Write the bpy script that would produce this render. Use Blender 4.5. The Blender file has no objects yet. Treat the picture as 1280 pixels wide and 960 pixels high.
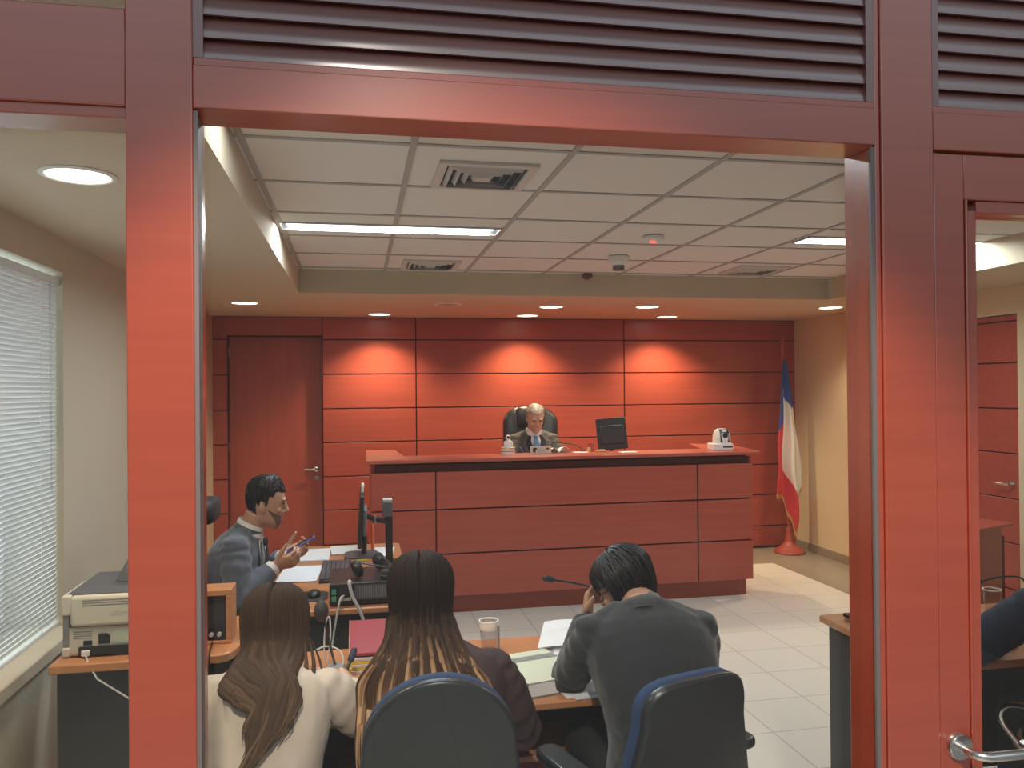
import bpy, bmesh, math, random
import numpy as np
from mathutils import Vector as V, Matrix, Euler, noise
random.seed(7); np.random.seed(7)
S = bpy.context.scene
C = S.collection
PI = math.pi
def R(d): return math.radians(d)

# ---------------------------------------------------------------- camera
cam = bpy.data.cameras.new('camera'); camo = bpy.data.objects.new('camera', cam); C.objects.link(camo)
cam.sensor_width = 36.0; cam.lens = 36 * 1000.77 / 1280; cam.clip_start = .02; cam.clip_end = 60
camo.matrix_world = Matrix(((0.981884, 0.007539, -0.189331, 0),
                            (-0.189267, -0.008423, -0.981890, 0),
                            (-0.008997, 0.999936, -0.006843, 1.736),
                            (0, 0, 0, 1)))
S.camera = camo
# ---------------------------------------------------------------- view / world / light levels
S.view_settings.view_transform = 'Standard'; S.view_settings.look = 'None'
S.view_settings.gamma = 1; S.view_settings.use_curve_mapping = False
S.view_settings.exposure = 0.0
S.cycles.use_denoising = True
S.cycles.max_bounces = 8; S.cycles.diffuse_bounces = 4; S.cycles.glossy_bounces = 3; S.cycles.transparent_max_bounces = 12
S.cycles.caustics_reflective = False; S.cycles.caustics_refractive = False
S.cycles.sample_clamp_indirect = 4
W = bpy.data.worlds.new('hall_sheen_band'); S.world = W; W.use_nodes = True
wn = W.node_tree.nodes; wl = W.node_tree.links
bg = wn['Background']; bg.inputs['Strength'].default_value = 1.0
wtc = wn.new('ShaderNodeTexCoord'); wsx = wn.new('ShaderNodeSeparateXYZ'); wrp = wn.new('ShaderNodeValToRGB')
wl.new(wtc.outputs['Generated'], wsx.inputs[0]); wl.new(wsx.outputs['Z'], wrp.inputs['Fac']); 
wmr = wn.new('ShaderNodeMapRange'); wmr.inputs['From Min'].default_value = -.35; wmr.inputs['From Max'].default_value = -.62; wl.new(wsx.outputs['Y'], wmr.inputs['Value'])
wmx = wn.new('ShaderNodeMix'); wmx.data_type = 'RGBA'; wl.new(wmr.outputs[0], wmx.inputs['Factor']); wmx.inputs['A'].default_value = (.22, .22, .22, 1)
wl.new(wrp.outputs['Color'], wmx.inputs['B']); wl.new(wmx.outputs['Result'], bg.inputs['Color'])
cr = wrp.color_ramp                        # a dim hall with an added bright band shaped for sheen on the frame
cr.elements[0].position = 0.0; cr.elements[0].color = (.26, .25, .24, 1)
cr.elements[1].position = 1.0; cr.elements[1].color = (.12, .12, .13, 1)
for q, c in ((.14, (.24, .24, .25)), (.26, (.40, .41, .43)), (.36, (.54, .60, .64)), (.46, (.66, .78, .85)), (.62, (1.0, 1.22, 1.36)), (.70, (.18, .19, .2))):
    e = cr.elements.new(q); e.color = (*c, 1)
L_DOWN, L_WASH, L_TUBE, L_WIN, L_FRAME = 84, 125, 33, 80, 385
WARM = (1.0, .80, .56); WASHC = (1.0, .76, .46); COOL = (.86, .95, 1.0); SKY = (.72, .86, 1.0)
def lamp(kind, name, loc, energy, color, target=None, **k):
    d = bpy.data.lights.new(name, kind); d.energy = energy; d.color = color
    for a, b in k.items(): setattr(d, a, b)
    o = bpy.data.objects.new(name, d); C.objects.link(o); o.location = loc
    if target is not None: o.rotation_euler = (V(target) - V(loc)).to_track_quat('-Z', 'Y').to_euler()
    return o
# daylight outside the blind and an added unseen warm spot for glow on the timber partition
lamp('AREA', 'window_daylight', (-2.1, 3.1, 1.5), L_WIN, SKY, (-1.3, 3.3, 1.2), shape='RECTANGLE', size=2.2, size_y=1.8)
lamp('SPOT', 'added_frame_spot', (.0, -.6, 3.6), L_FRAME, (1.0, .86, .72), (.31, 1.4, .45), spot_size=R(51), spot_blend=.35, shadow_soft_size=.06)

# ---------------------------------------------------------------- materials
def mat(name, col, rough=.5, metal=0, spec=.5, coat=0, emit=0, ecol=None, bump=0, bscale=200, var=0, vscale=6, trans=0, alpha=1, sheen=0):
    m = bpy.data.materials.new(name); m.use_nodes = True
    nt = m.node_tree; n = nt.nodes; l = nt.links; b = n['Principled BSDF']
    b.inputs['Base Color'].default_value = (*col, 1); b.inputs['Roughness'].default_value = rough
    b.inputs['Metallic'].default_value = metal; b.inputs['Specular IOR Level'].default_value = spec
    b.inputs['Coat Weight'].default_value = coat; b.inputs['Coat Roughness'].default_value = .15
    b.inputs['Transmission Weight'].default_value = trans; b.inputs['Alpha'].default_value = alpha
    b.inputs['Sheen Weight'].default_value = sheen
    if emit:
        b.inputs['Emission Color'].default_value = (*(ecol or col), 1); b.inputs['Emission Strength'].default_value = emit
    if var or bump:
        tc = n.new('ShaderNodeTexCoord')
    if var:
        t = n.new('ShaderNodeTexNoise'); t.inputs['Scale'].default_value = vscale; t.inputs['Detail'].default_value = 4
        l.new(tc.outputs['Object'], t.inputs['Vector'])
        mx = n.new('ShaderNodeMix'); mx.data_type = 'RGBA'
        mx.inputs['A'].default_value = (*[c * (1 - var) for c in col], 1); mx.inputs['B'].default_value = (*[min(1, c * (1 + var)) for c in col], 1)
        l.new(t.outputs['Fac'], mx.inputs['Factor']); l.new(mx.outputs['Result'], b.inputs['Base Color'])
    if bump:
        t2 = n.new('ShaderNodeTexNoise'); t2.inputs['Scale'].default_value = bscale; t2.inputs['Detail'].default_value = 3
        l.new(tc.outputs['Object'], t2.inputs['Vector'])
        bp = n.new('ShaderNodeBump'); bp.inputs['Strength'].default_value = bump; bp.inputs['Distance'].default_value = .004
        l.new(t2.outputs['Fac'], bp.inputs['Height']); l.new(bp.outputs['Normal'], b.inputs['Normal'])
    return m
def wood(name, c1, c2, axis='X', scale=1.0, rough=.38, coat=.15, spec=.5):
    m = mat(name, c1, rough, coat=coat, spec=spec); nt = m.node_tree; n = nt.nodes; l = nt.links; b = n['Principled BSDF']
    tc = n.new('ShaderNodeTexCoord'); mp = n.new('ShaderNodeMapping'); l.new(tc.outputs['Object'], mp.inputs['Vector'])
    s = [34 * scale] * 3; s['XYZ'.index(axis)] = 1.6 * scale; mp.inputs['Scale'].default_value = s
    t = n.new('ShaderNodeTexNoise'); t.inputs['Scale'].default_value = 1; t.inputs['Detail'].default_value = 5; t.inputs['Distortion'].default_value = .6
    l.new(mp.outputs['Vector'], t.inputs['Vector'])
    t3 = n.new('ShaderNodeTexNoise'); t3.inputs['Scale'].default_value = 1.3; l.new(tc.outputs['Object'], t3.inputs['Vector'])
    ad = n.new('ShaderNodeMath'); ad.operation = 'MULTIPLY_ADD'; ad.inputs[1].default_value = .7; l.new(t.outputs['Fac'], ad.inputs[0]); 
    m2 = n.new('ShaderNodeMath'); m2.operation = 'MULTIPLY'; m2.inputs[1].default_value = .3; l.new(t3.outputs['Fac'], m2.inputs[0]); l.new(m2.outputs[0], ad.inputs[2])
    rp = n.new('ShaderNodeValToRGB'); rp.color_ramp.elements[0].position = .33; rp.color_ramp.elements[1].position = .68
    rp.color_ramp.elements[0].color = (*c2, 1); rp.color_ramp.elements[1].color = (*c1, 1)
    l.new(ad.outputs[0], rp.inputs['Fac']); l.new(rp.outputs['Color'], b.inputs['Base Color'])
    return m
def glass(name, ior=1.45, rough=0.0, tint=(.97, .98, .97)):
    m = bpy.data.materials.new(name); m.use_nodes = True; nt = m.node_tree; n = nt.nodes; l = nt.links
    n.clear(); o = n.new('ShaderNodeOutputMaterial'); t = n.new('ShaderNodeBsdfTransparent'); g = n.new('ShaderNodeBsdfGlossy')
    f = n.new('ShaderNodeFresnel'); 
    ge = n.new('ShaderNodeNewGeometry'); mi = n.new('ShaderNodeMix'); l.new(ge.outputs['Backfacing'], mi.inputs['Factor'])
    mi.inputs['A'].default_value = ior; mi.inputs['B'].default_value = 1 / ior; l.new(mi.outputs['Result'], f.inputs['IOR']); mx = n.new('ShaderNodeMixShader')
    t.inputs['Color'].default_value = (*tint, 1); g.inputs['Roughness'].default_value = rough
    l.new(f.outputs[0], mx.inputs[0]); l.new(t.outputs[0], mx.inputs[1]); l.new(g.outputs[0], mx.inputs[2]); l.new(mx.outputs[0], o.inputs[0])
    return m
RED1, RED2 = (.42, .082, .050), (.35, .063, .039)
M = {}
M['redX'] = wood('red_stained_wood', RED1, RED2, 'X')
M['redZ'] = wood('red_stained_wood_upright', RED1, RED2, 'Z', rough=.42)
M['redfront'] = wood('red_stained_frame_wood', (.44, .070, .030), (.38, .056, .023), 'X', rough=.30, coat=1.0)
M['louvre'] = wood('haze_greyed_louvre_wood', (.22, .085, .074), (.19, .070, .060), 'X', rough=.32, coat=1.0)  # pale haze over the red slats is put into this greyer colour
q = M['redfront'].node_tree.nodes['Principled BSDF']; q.inputs['Coat IOR'].default_value = 1.9; q.inputs['Coat Roughness'].default_value = .2
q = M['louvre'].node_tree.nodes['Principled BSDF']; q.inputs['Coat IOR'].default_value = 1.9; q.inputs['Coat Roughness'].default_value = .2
M['groove'] = mat('dark_red_groove', (.10, .020, .014), .8)
M['beech'] = wood('beech_laminate', (.56, .25, .11), (.47, .20, .085), 'X', rough=.35)
M['blackpanel'] = mat('black_laminate', (.035, .034, .036), .45, bump=.05)
M['black'] = mat('black_plastic', (.022, .022, .024), .38)
M['blackmatt'] = mat('black_matt_plastic', (.03, .03, .032), .65, bump=.1, bscale=400)
M['grey'] = mat('grey_plastic', (.20, .20, .20), .5)
M['lightgrey'] = mat('light_grey_plastic', (.50, .50, .48), .5)
M['cream'] = mat('cream_plastic', (.62, .58, .47), .5)
M['darktray'] = mat('slate_plastic', (.10, .10, .115), .5)
M['white'] = mat('white_plastic', (.80, .79, .75), .4)
M['paper'] = mat('white_paper', (.80, .81, .84), .8, bump=.05, bscale=30)
M['palegreen'] = mat('pale_green_cover', (.66, .70, .55), .5)
M['wallpaint'] = mat('beige_wall_paint', (.70, .585, .375), .75, var=.03, bump=.04, bscale=300)
M['wallgrey'] = mat('pale_beige_wall_paint', (.58, .52, .41), .75, var=.03)
M['soffit'] = mat('beige_ceiling_paint', (.58, .49, .36), .8, var=.02)
M['tile'] = mat('mineral_ceiling_tile', (.76, .75, .71), .9, bump=.15, bscale=160)
M['tbar'] = mat('ceiling_grid_metal', (.40, .385, .36), .6)
M['vent'] = mat('vent_metal', (.60, .58, .54), .5)
M['dark'] = mat('dark_void', (.02, .02, .02), .9)
M['alu'] = mat('brushed_aluminium', (.55, .52, .52), .35, metal=.85)
M['bead'] = mat('dull_aluminium_bead', (.22, .19, .19), .55, metal=.3)
M['steel'] = mat('stainless_steel', (.62, .62, .60), .25, metal=1)
M['chrome'] = mat('chrome', (.8, .8, .8), .12, metal=1)
M['brass'] = mat('brass', (.60, .40, .14), .35, metal=.8)
M['glass'] = glass('window_glass')
M['cupglass'] = glass('clear_cup_plastic', 1.35, .05, (.93, .93, .93))
M['lampon'] = mat('lit_lamp_disc', (1, .95, .85), .5, emit=7, ecol=(1, .93, .80))
M['tube'] = mat('lit_fluorescent_tube', (.9, 1, 1), .5, emit=3.5, ecol=(.86, .97, 1))
M['lampoff'] = mat('unlit_lamp_disc', (.42, .36, .28), .6)
M['skirt'] = mat('grey_stone_tile', (.30, .25, .18), .5, var=.1, vscale=20)
M['blind'] = mat('blind_slat', (.72, .72, .70), .45)
_n = M['blind'].node_tree; _t = _n.nodes.new('ShaderNodeBsdfTranslucent'); _t.inputs['Color'].default_value = (.72, .72, .70, 1); _m = _n.nodes.new('ShaderNodeMixShader'); _m.inputs[0].default_value = .30
_n.links.new(_n.nodes['Principled BSDF'].outputs[0], _m.inputs[1]); _n.links.new(_t.outputs[0], _m.inputs[2]); _n.links.new(_m.outputs[0], _n.nodes['Material Output'].inputs[0])
M['hairblack'] = mat('black_hair', (.011, .010, .011), .45, spec=.4)
M['hairdark'] = mat('dark_hair', (.02, .017, .016), .5)
M['hairgrey'] = mat('grey_hair', (.40, .36, .30), .6, var=.2, vscale=60)
M['skin'] = mat('skin', (.50, .28, .19), .5, var=.06, vscale=25)
M['skinpale'] = mat('pale_skin', (.62, .38, .27), .5, var=.06, vscale=25)
M['suitblue'] = mat('grey_blue_suit', (.075, .090, .125), .85, sheen=.3, bump=.15, bscale=500, var=.1, vscale=30)
M['suitgrey'] = mat('charcoal_suit', (.022, .024, .029), .9, sheen=.3, bump=.15, bscale=500, var=.12, vscale=40)
M['suitolive'] = mat('grey_tweed', (.080, .074, .064), .9, var=.2, vscale=90, bump=.2, bscale=500)
M['blazer'] = mat('cream_blazer', (.60, .50, .41), .85, sheen=.2, bump=.1, bscale=500)
M['plum'] = mat('dark_plum_blouse', (.055, .030, .032), .8, var=.2, vscale=60, bump=.1, bscale=400)
M['navy'] = mat('navy_jacket', (.020, .030, .058), .75, bump=.15, bscale=300)
M['trouser'] = mat('dark_trousers', (.025, .025, .03), .85)
M['shirt'] = mat('white_shirt', (.72, .71, .68), .8)
M['vest'] = mat('dark_waistcoat', (.02, .02, .022), .9)
M['tieblue'] = mat('light_blue_tie', (.10, .26, .42), .6)
M['tienavy'] = mat('navy_tie', (.018, .022, .05), .6)
M['shoe'] = mat('black_leather', (.015, .014, .014), .3)
M['leather'] = mat('black_chair_leather', (.022, .022, .024), .4, bump=.1, bscale=150)
M['bluefab'] = mat('blue_upholstery', (.028, .060, .145), .85, bump=.3, bscale=700)
M['shell'] = mat('black_chair_shell', (.028, .034, .040), .32)
M['purple'] = mat('purple_phone_case', (.16, .13, .42), .4)
M['redcover'] = mat('crimson_folder', (.30, .035, .05), .35)
M['yellow'] = mat('yellow_tab', (.65, .48, .06), .6)
M['pink'] = mat('pink_cloth', (.42, .10, .17), .85, bump=.2, bscale=60)
M['orange'] = mat('orange_plastic', (.75, .14, .04), .45)
M['sensorred'] = mat('dark_red_plastic', (.16, .025, .02), .45)
M['led'] = mat('red_led', (1, .1, .08), .4, emit=1.2, ecol=(1, .15, .12))
M['amber'] = mat('amber_glass', (.7, .35, .06), .3)
M['gold'] = mat('gold_trim', (.62, .44, .16), .45, metal=.6)
M['flagblue'] = mat('flag_blue', (.03, .07, .30), .75)
M['eye'] = mat('eye', (.05, .035, .03), .25)

def floor_mat():
    m = mat('floor_tiles', (.6, .57, .49), .3); nt = m.node_tree; n = nt.nodes; l = nt.links; b = n['Principled BSDF']
    tc = n.new('ShaderNodeTexCoord'); mp = n.new('ShaderNodeMapping'); l.new(tc.outputs['Object'], mp.inputs['Vector'])
    mp.inputs['Location'].default_value = (-2.04 + .395 * 12, -3.72 + .395 * 20, 0)
    br = n.new('ShaderNodeTexBrick'); br.offset = 0; br.squash = 1
    br.inputs['Scale'].default_value = 1; br.inputs['Brick Width'].default_value = .395; br.inputs['Row Height'].default_value = .395
    br.inputs['Mortar Size'].default_value = .0035; br.inputs['Mortar Smooth'].default_value = .3
    l.new(mp.outputs['Vector'], br.inputs['Vector'])
    br2 = n.new('ShaderNodeTexBrick'); br2.offset = 0
    for k in ('Scale', 'Brick Width', 'Row Height', 'Mortar Size'): br2.inputs[k].default_value = br.inputs[k].default_value
    l.new(mp.outputs['Vector'], br2.inputs['Vector'])
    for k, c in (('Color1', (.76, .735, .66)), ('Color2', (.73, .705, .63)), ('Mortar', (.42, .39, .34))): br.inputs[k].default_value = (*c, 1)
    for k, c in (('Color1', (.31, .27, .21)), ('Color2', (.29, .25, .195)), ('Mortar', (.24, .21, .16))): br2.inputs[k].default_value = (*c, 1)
    sx = n.new('ShaderNodeSeparateXYZ'); l.new(tc.outputs['Object'], sx.inputs[0])
    def gt(sock, v):
        q = n.new('ShaderNodeMath'); q.operation = 'GREATER_THAN'; q.inputs[1].default_value = v; l.new(sock, q.inputs[0]); return q.outputs[0]
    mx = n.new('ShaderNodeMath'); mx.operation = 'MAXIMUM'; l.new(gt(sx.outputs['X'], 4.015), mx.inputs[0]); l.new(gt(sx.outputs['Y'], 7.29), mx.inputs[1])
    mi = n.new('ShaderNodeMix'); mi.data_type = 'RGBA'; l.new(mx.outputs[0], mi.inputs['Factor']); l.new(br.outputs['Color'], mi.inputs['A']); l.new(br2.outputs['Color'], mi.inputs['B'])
    l.new(mi.outputs['Result'], b.inputs['Base Color'])
    return m
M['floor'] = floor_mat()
def hair_long(name, roots, mid, tips, z0, z1, streak):
    m = mat(name, mid, .6, spec=.08); nt = m.node_tree; n = nt.nodes; l = nt.links; b = n['Principled BSDF']
    tc = n.new('ShaderNodeTexCoord'); sx = n.new('ShaderNodeSeparateXYZ'); l.new(tc.outputs['Object'], sx.inputs[0])
    mr = n.new('ShaderNodeMapRange'); mr.inputs['From Min'].default_value = z0; mr.inputs['From Max'].default_value = z1; l.new(sx.outputs['Z'], mr.inputs['Value'])
    at = n.new('ShaderNodeAttribute'); at.attribute_name = 'strand'
    ad = n.new('ShaderNodeMath'); ad.operation = 'MULTIPLY_ADD'; ad.inputs[1].default_value = .14; l.new(at.outputs['Fac'], ad.inputs[0]); a2 = n.new('ShaderNodeMath'); a2.operation = 'MULTIPLY_ADD'; a2.inputs[1].default_value = streak; a2.inputs[2].default_value = .62; l.new(at.outputs['Fac'], a2.inputs[0]); a3 = n.new('ShaderNodeMath'); a3.operation = 'MULTIPLY'; l.new(a2.outputs[0], a3.inputs[0]); l.new(mr.outputs[0], a3.inputs[1]); l.new(a3.outputs[0], ad.inputs[2])
    rp = n.new('ShaderNodeValToRGB'); c = rp.color_ramp; c.elements[0].position = .15; c.elements[0].color = (*roots, 1); c.elements[1].position = 1.25 / 1.5; c.elements[1].color = (*tips, 1)
    e = c.elements.new(.5); e.color = (*mid, 1)
    dv = n.new('ShaderNodeMath'); dv.operation = 'MULTIPLY'; dv.inputs[1].default_value = 1 / 1.5; l.new(ad.outputs[0], dv.inputs[0])
    l.new(dv.outputs[0], rp.inputs['Fac']); l.new(rp.outputs['Color'], b.inputs['Base Color'])
    return m

# ---------------------------------------------------------------- mesh helpers (everything is given in world metres unless local=True)
MW = {}
def frame_of(d, up=V((0, 0, 1))):
    d = V(d).normalized()
    if abs(d.dot(up)) > .98: up = V((0, 1, 0)) if abs(d.y) < .9 else V((1, 0, 0))
    x = d.cross(up).normalized(); return x, x.cross(d).normalized() * -1, d
class B:
    def __init__(s): s.v = []; s.f = []; s.attr = []; s.a = 0.0
    def add(s, vs, fs):
        o = len(s.v); s.v += [tuple(p) for p in vs]; s.attr += [s.a] * len(vs); s.f += [tuple(i + o for i in f) for f in fs]; return s
    def box(s, x0, x1, y0, y1, z0, z1, rot=None, at=None):
        c = V(((x0 + x1) / 2, (y0 + y1) / 2, (z0 + z1) / 2)); h = V((abs(x1 - x0) / 2, abs(y1 - y0) / 2, abs(z1 - z0) / 2))
        vs = []
        for k in range(8):
            p = V((h.x if k & 1 else -h.x, h.y if k & 2 else -h.y, h.z if k & 4 else -h.z))
            if rot is not None:
                p = rot @ (p + (c - V(at) if at is not None else V())) + (V(at) - c if at is not None else V())
            vs.append(c + p)
        return s.add(vs, [(0, 2, 3, 1), (4, 5, 7, 6), (0, 1, 5, 4), (2, 6, 7, 3), (0, 4, 6, 2), (1, 3, 7, 5)])
    def loft(s, rings, cap=True, closed=True):
        n = len(rings[0]); vs = [p for r in rings for p in r]; fs = []
        for i in range(len(rings) - 1):
            for j in range(n if closed else n - 1):
                k = (j + 1) % n; fs.append((i * n + j, i * n + k, (i + 1) * n + k, (i + 1) * n + j))
        if cap:
            fs.append(tuple(range(n - 1, -1, -1))); fs.append(tuple((len(rings) - 1) * n + j for j in range(n)))
        return s.add(vs, fs)
    def ring(s, c, ax, ay, a, b, n=16, e=2.0):
        out = []
        for j in range(n):
            t = 2 * PI * j / n; ct, st = math.cos(t), math.sin(t)
            out.append(V(c) + V(ax) * (a * math.copysign(abs(ct) ** (2 / e), ct)) + V(ay) * (b * math.copysign(abs(st) ** (2 / e), st)))
        return out
    def tube(s, pts, r, n=8, round_ends=False):
        pts = [V(p) for p in pts]; m = len(pts); rs = r if isinstance(r, (list, tuple)) else [r] * m
        ds = [(pts[min(i + 1, m - 1)] - pts[max(i - 1, 0)]).normalized() for i in range(m)]
        x, y, d = frame_of(ds[0]); rings = []
        for i in range(m):
            d2 = ds[i]; x = (x - d2 * x.dot(d2)).normalized(); y = d2.cross(x)
            ra, rb = rs[i] if isinstance(rs[i], (list, tuple)) else (rs[i], rs[i])
            if i == 0 and round_ends:
                rings.append(s.ring(pts[0] - d2 * ra * .85, x, y, ra * .45, rb * .45, n)); rings.append(s.ring(pts[0] - d2 * ra * .5, x, y, ra * .85, rb * .85, n))
            rings.append(s.ring(pts[i], x, y, ra, rb, n))
            if i == m - 1 and round_ends:
                rings.append(s.ring(pts[i] + d2 * ra * .5, x, y, ra * .85, rb * .85, n)); rings.append(s.ring(pts[i] + d2 * ra * .85, x, y, ra * .45, rb * .45, n))
        return s.loft(rings)
    def cyl(s, p0, p1, r0, r1=None, n=20): return s.tube([p0, p1], [r0, r0 if r1 is None else r1], n)
    def lathe(s, prof, c=(0, 0, 0), n=28, rot=None):
        rings = []; solid = prof[0][0] < 1e-3 and prof[-1][0] < 1e-3
        for r, z in prof:
            ring = [V((max(r, 1e-4) * math.cos(2 * PI * j / n), max(r, 1e-4) * math.sin(2 * PI * j / n), z)) for j in range(n)]
            rings.append([(rot @ p if rot is not None else p) + V(c) for p in ring])
        return s.loft(rings, cap=solid)
    def prism(s, poly, z0, z1, plane='XY', at=0):
        def mk(a, b, z): return {'XY': V((a, b, z)), 'XZ': V((a, z, b)), 'YZ': V((z, a, b))}[plane]
        return s.loft([[mk(a, b, z0) for a, b in poly], [mk(a, b, z1) for a, b in poly]])
    def ell(s, c, r, rot=None, n=14, m=9):
        rings = []
        for i in range(1, m):
            ph = PI * i / m - PI / 2
            ring = [V((r[0] * math.cos(ph) * math.cos(2 * PI * j / n), r[1] * math.cos(ph) * math.sin(2 * PI * j / n), r[2] * math.sin(ph))) for j in range(n)]
            rings.append([(rot @ p if rot is not None else p) + V(c) for p in ring])
        return s.loft(rings)
    def grid(s, P):       # open sheet of points P[i][j]
        a, b = len(P), len(P[0])
        return s.add([p for r in P for p in r], [(i * b + j, i * b + j + 1, (i + 1) * b + j + 1, (i + 1) * b + j) for i in range(a - 1) for j in range(b - 1)])
    def sheet(s, P, th):  # sheet with thickness along its normals
        a, b = len(P), len(P[0]); N = []
        for i in range(a):
            row = []
            for j in range(b):
                u = V(P[min(i + 1, a - 1)][j]) - V(P[max(i - 1, 0)][j]); w = V(P[i][min(j + 1, b - 1)]) - V(P[i][max(j - 1, 0)])
                q = u.cross(w); row.append(q.normalized() if q.length > 1e-9 else V((0, 0, 1)))
            N.append(row)
        top = [V(P[i][j]) + N[i][j] * th for i in range(a) for j in range(b)]; bot = [V(P[i][j]) for i in range(a) for j in range(b)]
        q = a * b; f = []
        for i in range(a - 1):
            for j in range(b - 1):
                k = (i * b + j, i * b + j + 1, (i + 1) * b + j + 1, (i + 1) * b + j); f.append(k); f.append(tuple(q + t for t in reversed(k)))
        edge = [(0, j) for j in range(b)] + [(i, b - 1) for i in range(1, a)] + [(a - 1, j) for j in range(b - 2, -1, -1)] + [(i, 0) for i in range(a - 2, 0, -1)]
        ids = [i * b + j for i, j in edge]
        for k in range(len(ids)): u, w = ids[k], ids[(k + 1) % len(ids)]; f.append((w, u, q + u, q + w))
        return s.add(top + bot, f)
    def out(s, name, m, parent=None, local=False, smooth=True, bevel=0, seg=2, remesh=0, iters=3, wrinkle=None, strand=False, ang=38):
        me = bpy.data.meshes.new(name)
        vs = s.v
        if parent is not None and not local and parent.name in MW:
            mi = MW[parent.name].inverted(); vs = [mi @ V(p) for p in vs]
        me.from_pydata([tuple(p) for p in vs], [], s.f); me.update()
        bm = bmesh.new(); bm.from_mesh(me); bmesh.ops.recalc_face_normals(bm, faces=bm.faces); bm.to_mesh(me); bm.free()
        if strand:
            at = me.attributes.new('strand', 'FLOAT', 'POINT'); at.data.foreach_set('value', s.attr)
        o = bpy.data.objects.new(name, me); C.objects.link(o)
        if remesh:
            r = o.modifiers.new('r', 'REMESH'); r.mode = 'VOXEL'; r.voxel_size = remesh
            q = o.modifiers.new('s', 'SMOOTH'); q.factor = .5; q.iterations = iters
            dg = bpy.context.evaluated_depsgraph_get(); me2 = bpy.data.meshes.new_from_object(o.evaluated_get(dg))
            o.modifiers.clear(); o.data = me2; bpy.data.meshes.remove(me); me = me2; me.name = name
            if wrinkle:
                ns = [v.normal.copy() for v in me.vertices]
                for v, nn in zip(me.vertices, ns): v.co += nn * wrinkle(v.co)
        me.materials.clear(); me.materials.append(m)
        if smooth:
            me.polygons.foreach_set('use_smooth', [True] * len(me.polygons))
            if not remesh: me.set_sharp_from_angle(angle=R(ang))
        me.update()
        if bevel:
            b = o.modifiers.new('b', 'BEVEL'); b.width = bevel; b.segments = seg; b.limit_method = 'ANGLE'; b.angle_limit = R(40)
        if parent is not None:
            o.parent = parent
            if parent.name in MW: MW[o.name] = MW[parent.name]
        return o
def tag(o, label, cat, group=None, kind=None):
    if label: o['label'] = label
    if cat: o['category'] = cat
    if group: o['group'] = group
    if kind: o['kind'] = kind
    return o
def thing(name, label, cat, loc=(0, 0, 0), rotz=0, group=None):
    o = bpy.data.objects.new(name, None); C.objects.link(o); o.empty_display_size = .1
    o.location = loc; o.rotation_euler = (0, 0, rotz); MW[o.name] = Matrix.Translation(loc) @ Matrix.Rotation(rotz, 4, 'Z')
    return tag(o, label, cat, group)
def struct(b, name, m, parent=None, **k):
    o = b.out(name, m, parent, **k)
    if parent is None: o['kind'] = 'structure'
    return o
def dup(root, loc, rotz, label, group=None):
    r = root.copy(); C.objects.link(r); r.location = loc; r.rotation_euler = (0, 0, rotz); r['label'] = label
    if group: r['group'] = group
    for ch in [c for c in bpy.data.objects if c.parent == root]:
        c = ch.copy(); C.objects.link(c); c.parent = r
        for g in [x for x in bpy.data.objects if x.parent == ch]:
            d = g.copy(); C.objects.link(d); d.parent = c
    MW[r.name] = Matrix.Translation(loc) @ Matrix.Rotation(rotz, 4, 'Z')
    return r
def arc(c, r, a0, a1, n, plane='XY'):
    out = []
    for i in range(n + 1):
        a = a0 + (a1 - a0) * i / n; out.append((c[0] + r * math.cos(a), c[1] + r * math.sin(a)))
    return out
def rrect(x0, x1, y0, y1, r, n=5):
    return arc((x1 - r, y1 - r), r, 0, PI / 2, n) + arc((x0 + r, y1 - r), r, PI / 2, PI, n) + arc((x0 + r, y0 + r), r, PI, 1.5 * PI, n) + arc((x1 - r, y0 + r), r, 1.5 * PI, 2 * PI, n)

# ================================================================ ROOM SHELL
XL, XR, YB, ZS, ZC = -1.35, 4.68, 7.986, 2.458, 2.626
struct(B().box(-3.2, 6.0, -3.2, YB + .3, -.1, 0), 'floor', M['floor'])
HOLES = [(-.405, .795, 4.358, 4.552), (2.64, 3.835, 4.328, 4.522), (-.405, .795, 2.453, 2.647)]
xs = sorted({-.42, 3.84} | {v for h in HOLES for v in h[:2]}); ys = sorted({1.5, 6.03} | {v for h in HOLES for v in h[2:]})
s = B()
for i in range(len(xs) - 1):
    for j in range(len(ys) - 1):
        cx, cy = (xs[i] + xs[i + 1]) / 2, (ys[j] + ys[j + 1]) / 2
        if not any(h[0] < cx < h[1] and h[2] < cy < h[3] for h in HOLES): s.box(xs[i], xs[i + 1], ys[j], ys[j + 1], ZC + .006, ZC + .1)
s.box(-.5, 4, 1.5, 6.2, ZC + .1, ZC + .12)
struct(s, 'ceiling', M['tile'], smooth=False)
g = B()
for k in range(-1, 6):
    x = .206 + .603 * k
    for ya, yb in ([(1.5, 2.453), (2.647, 4.358), (4.552, 6.03)] if x < .78 else [(1.5, 4.328), (4.522, 6.03)] if x > 2.66 else [(1.5, 6.03)]): g.box(x - .012, x + .012, ya, yb, ZC, ZC + .012)
for k in range(-2, 6):
    y = 2.915 + .602 * k; g.box(-.42, 3.84, y - .012, y + .012, ZC + .001, ZC + .012)
struct(g, 'trim_1', M['tbar'])
s = B()                                        # dropped plaster border round the tile field
s.box(XL, -.42, 1.5, YB, ZS, ZC + .1).box(3.84, XR, 1.5, YB, ZS, ZC + .1).box(-.42, 3.84, 6.03, YB, ZS, ZC + .1)
struct(s, 'trim_2', M['soffit'], smooth=False)
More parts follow.
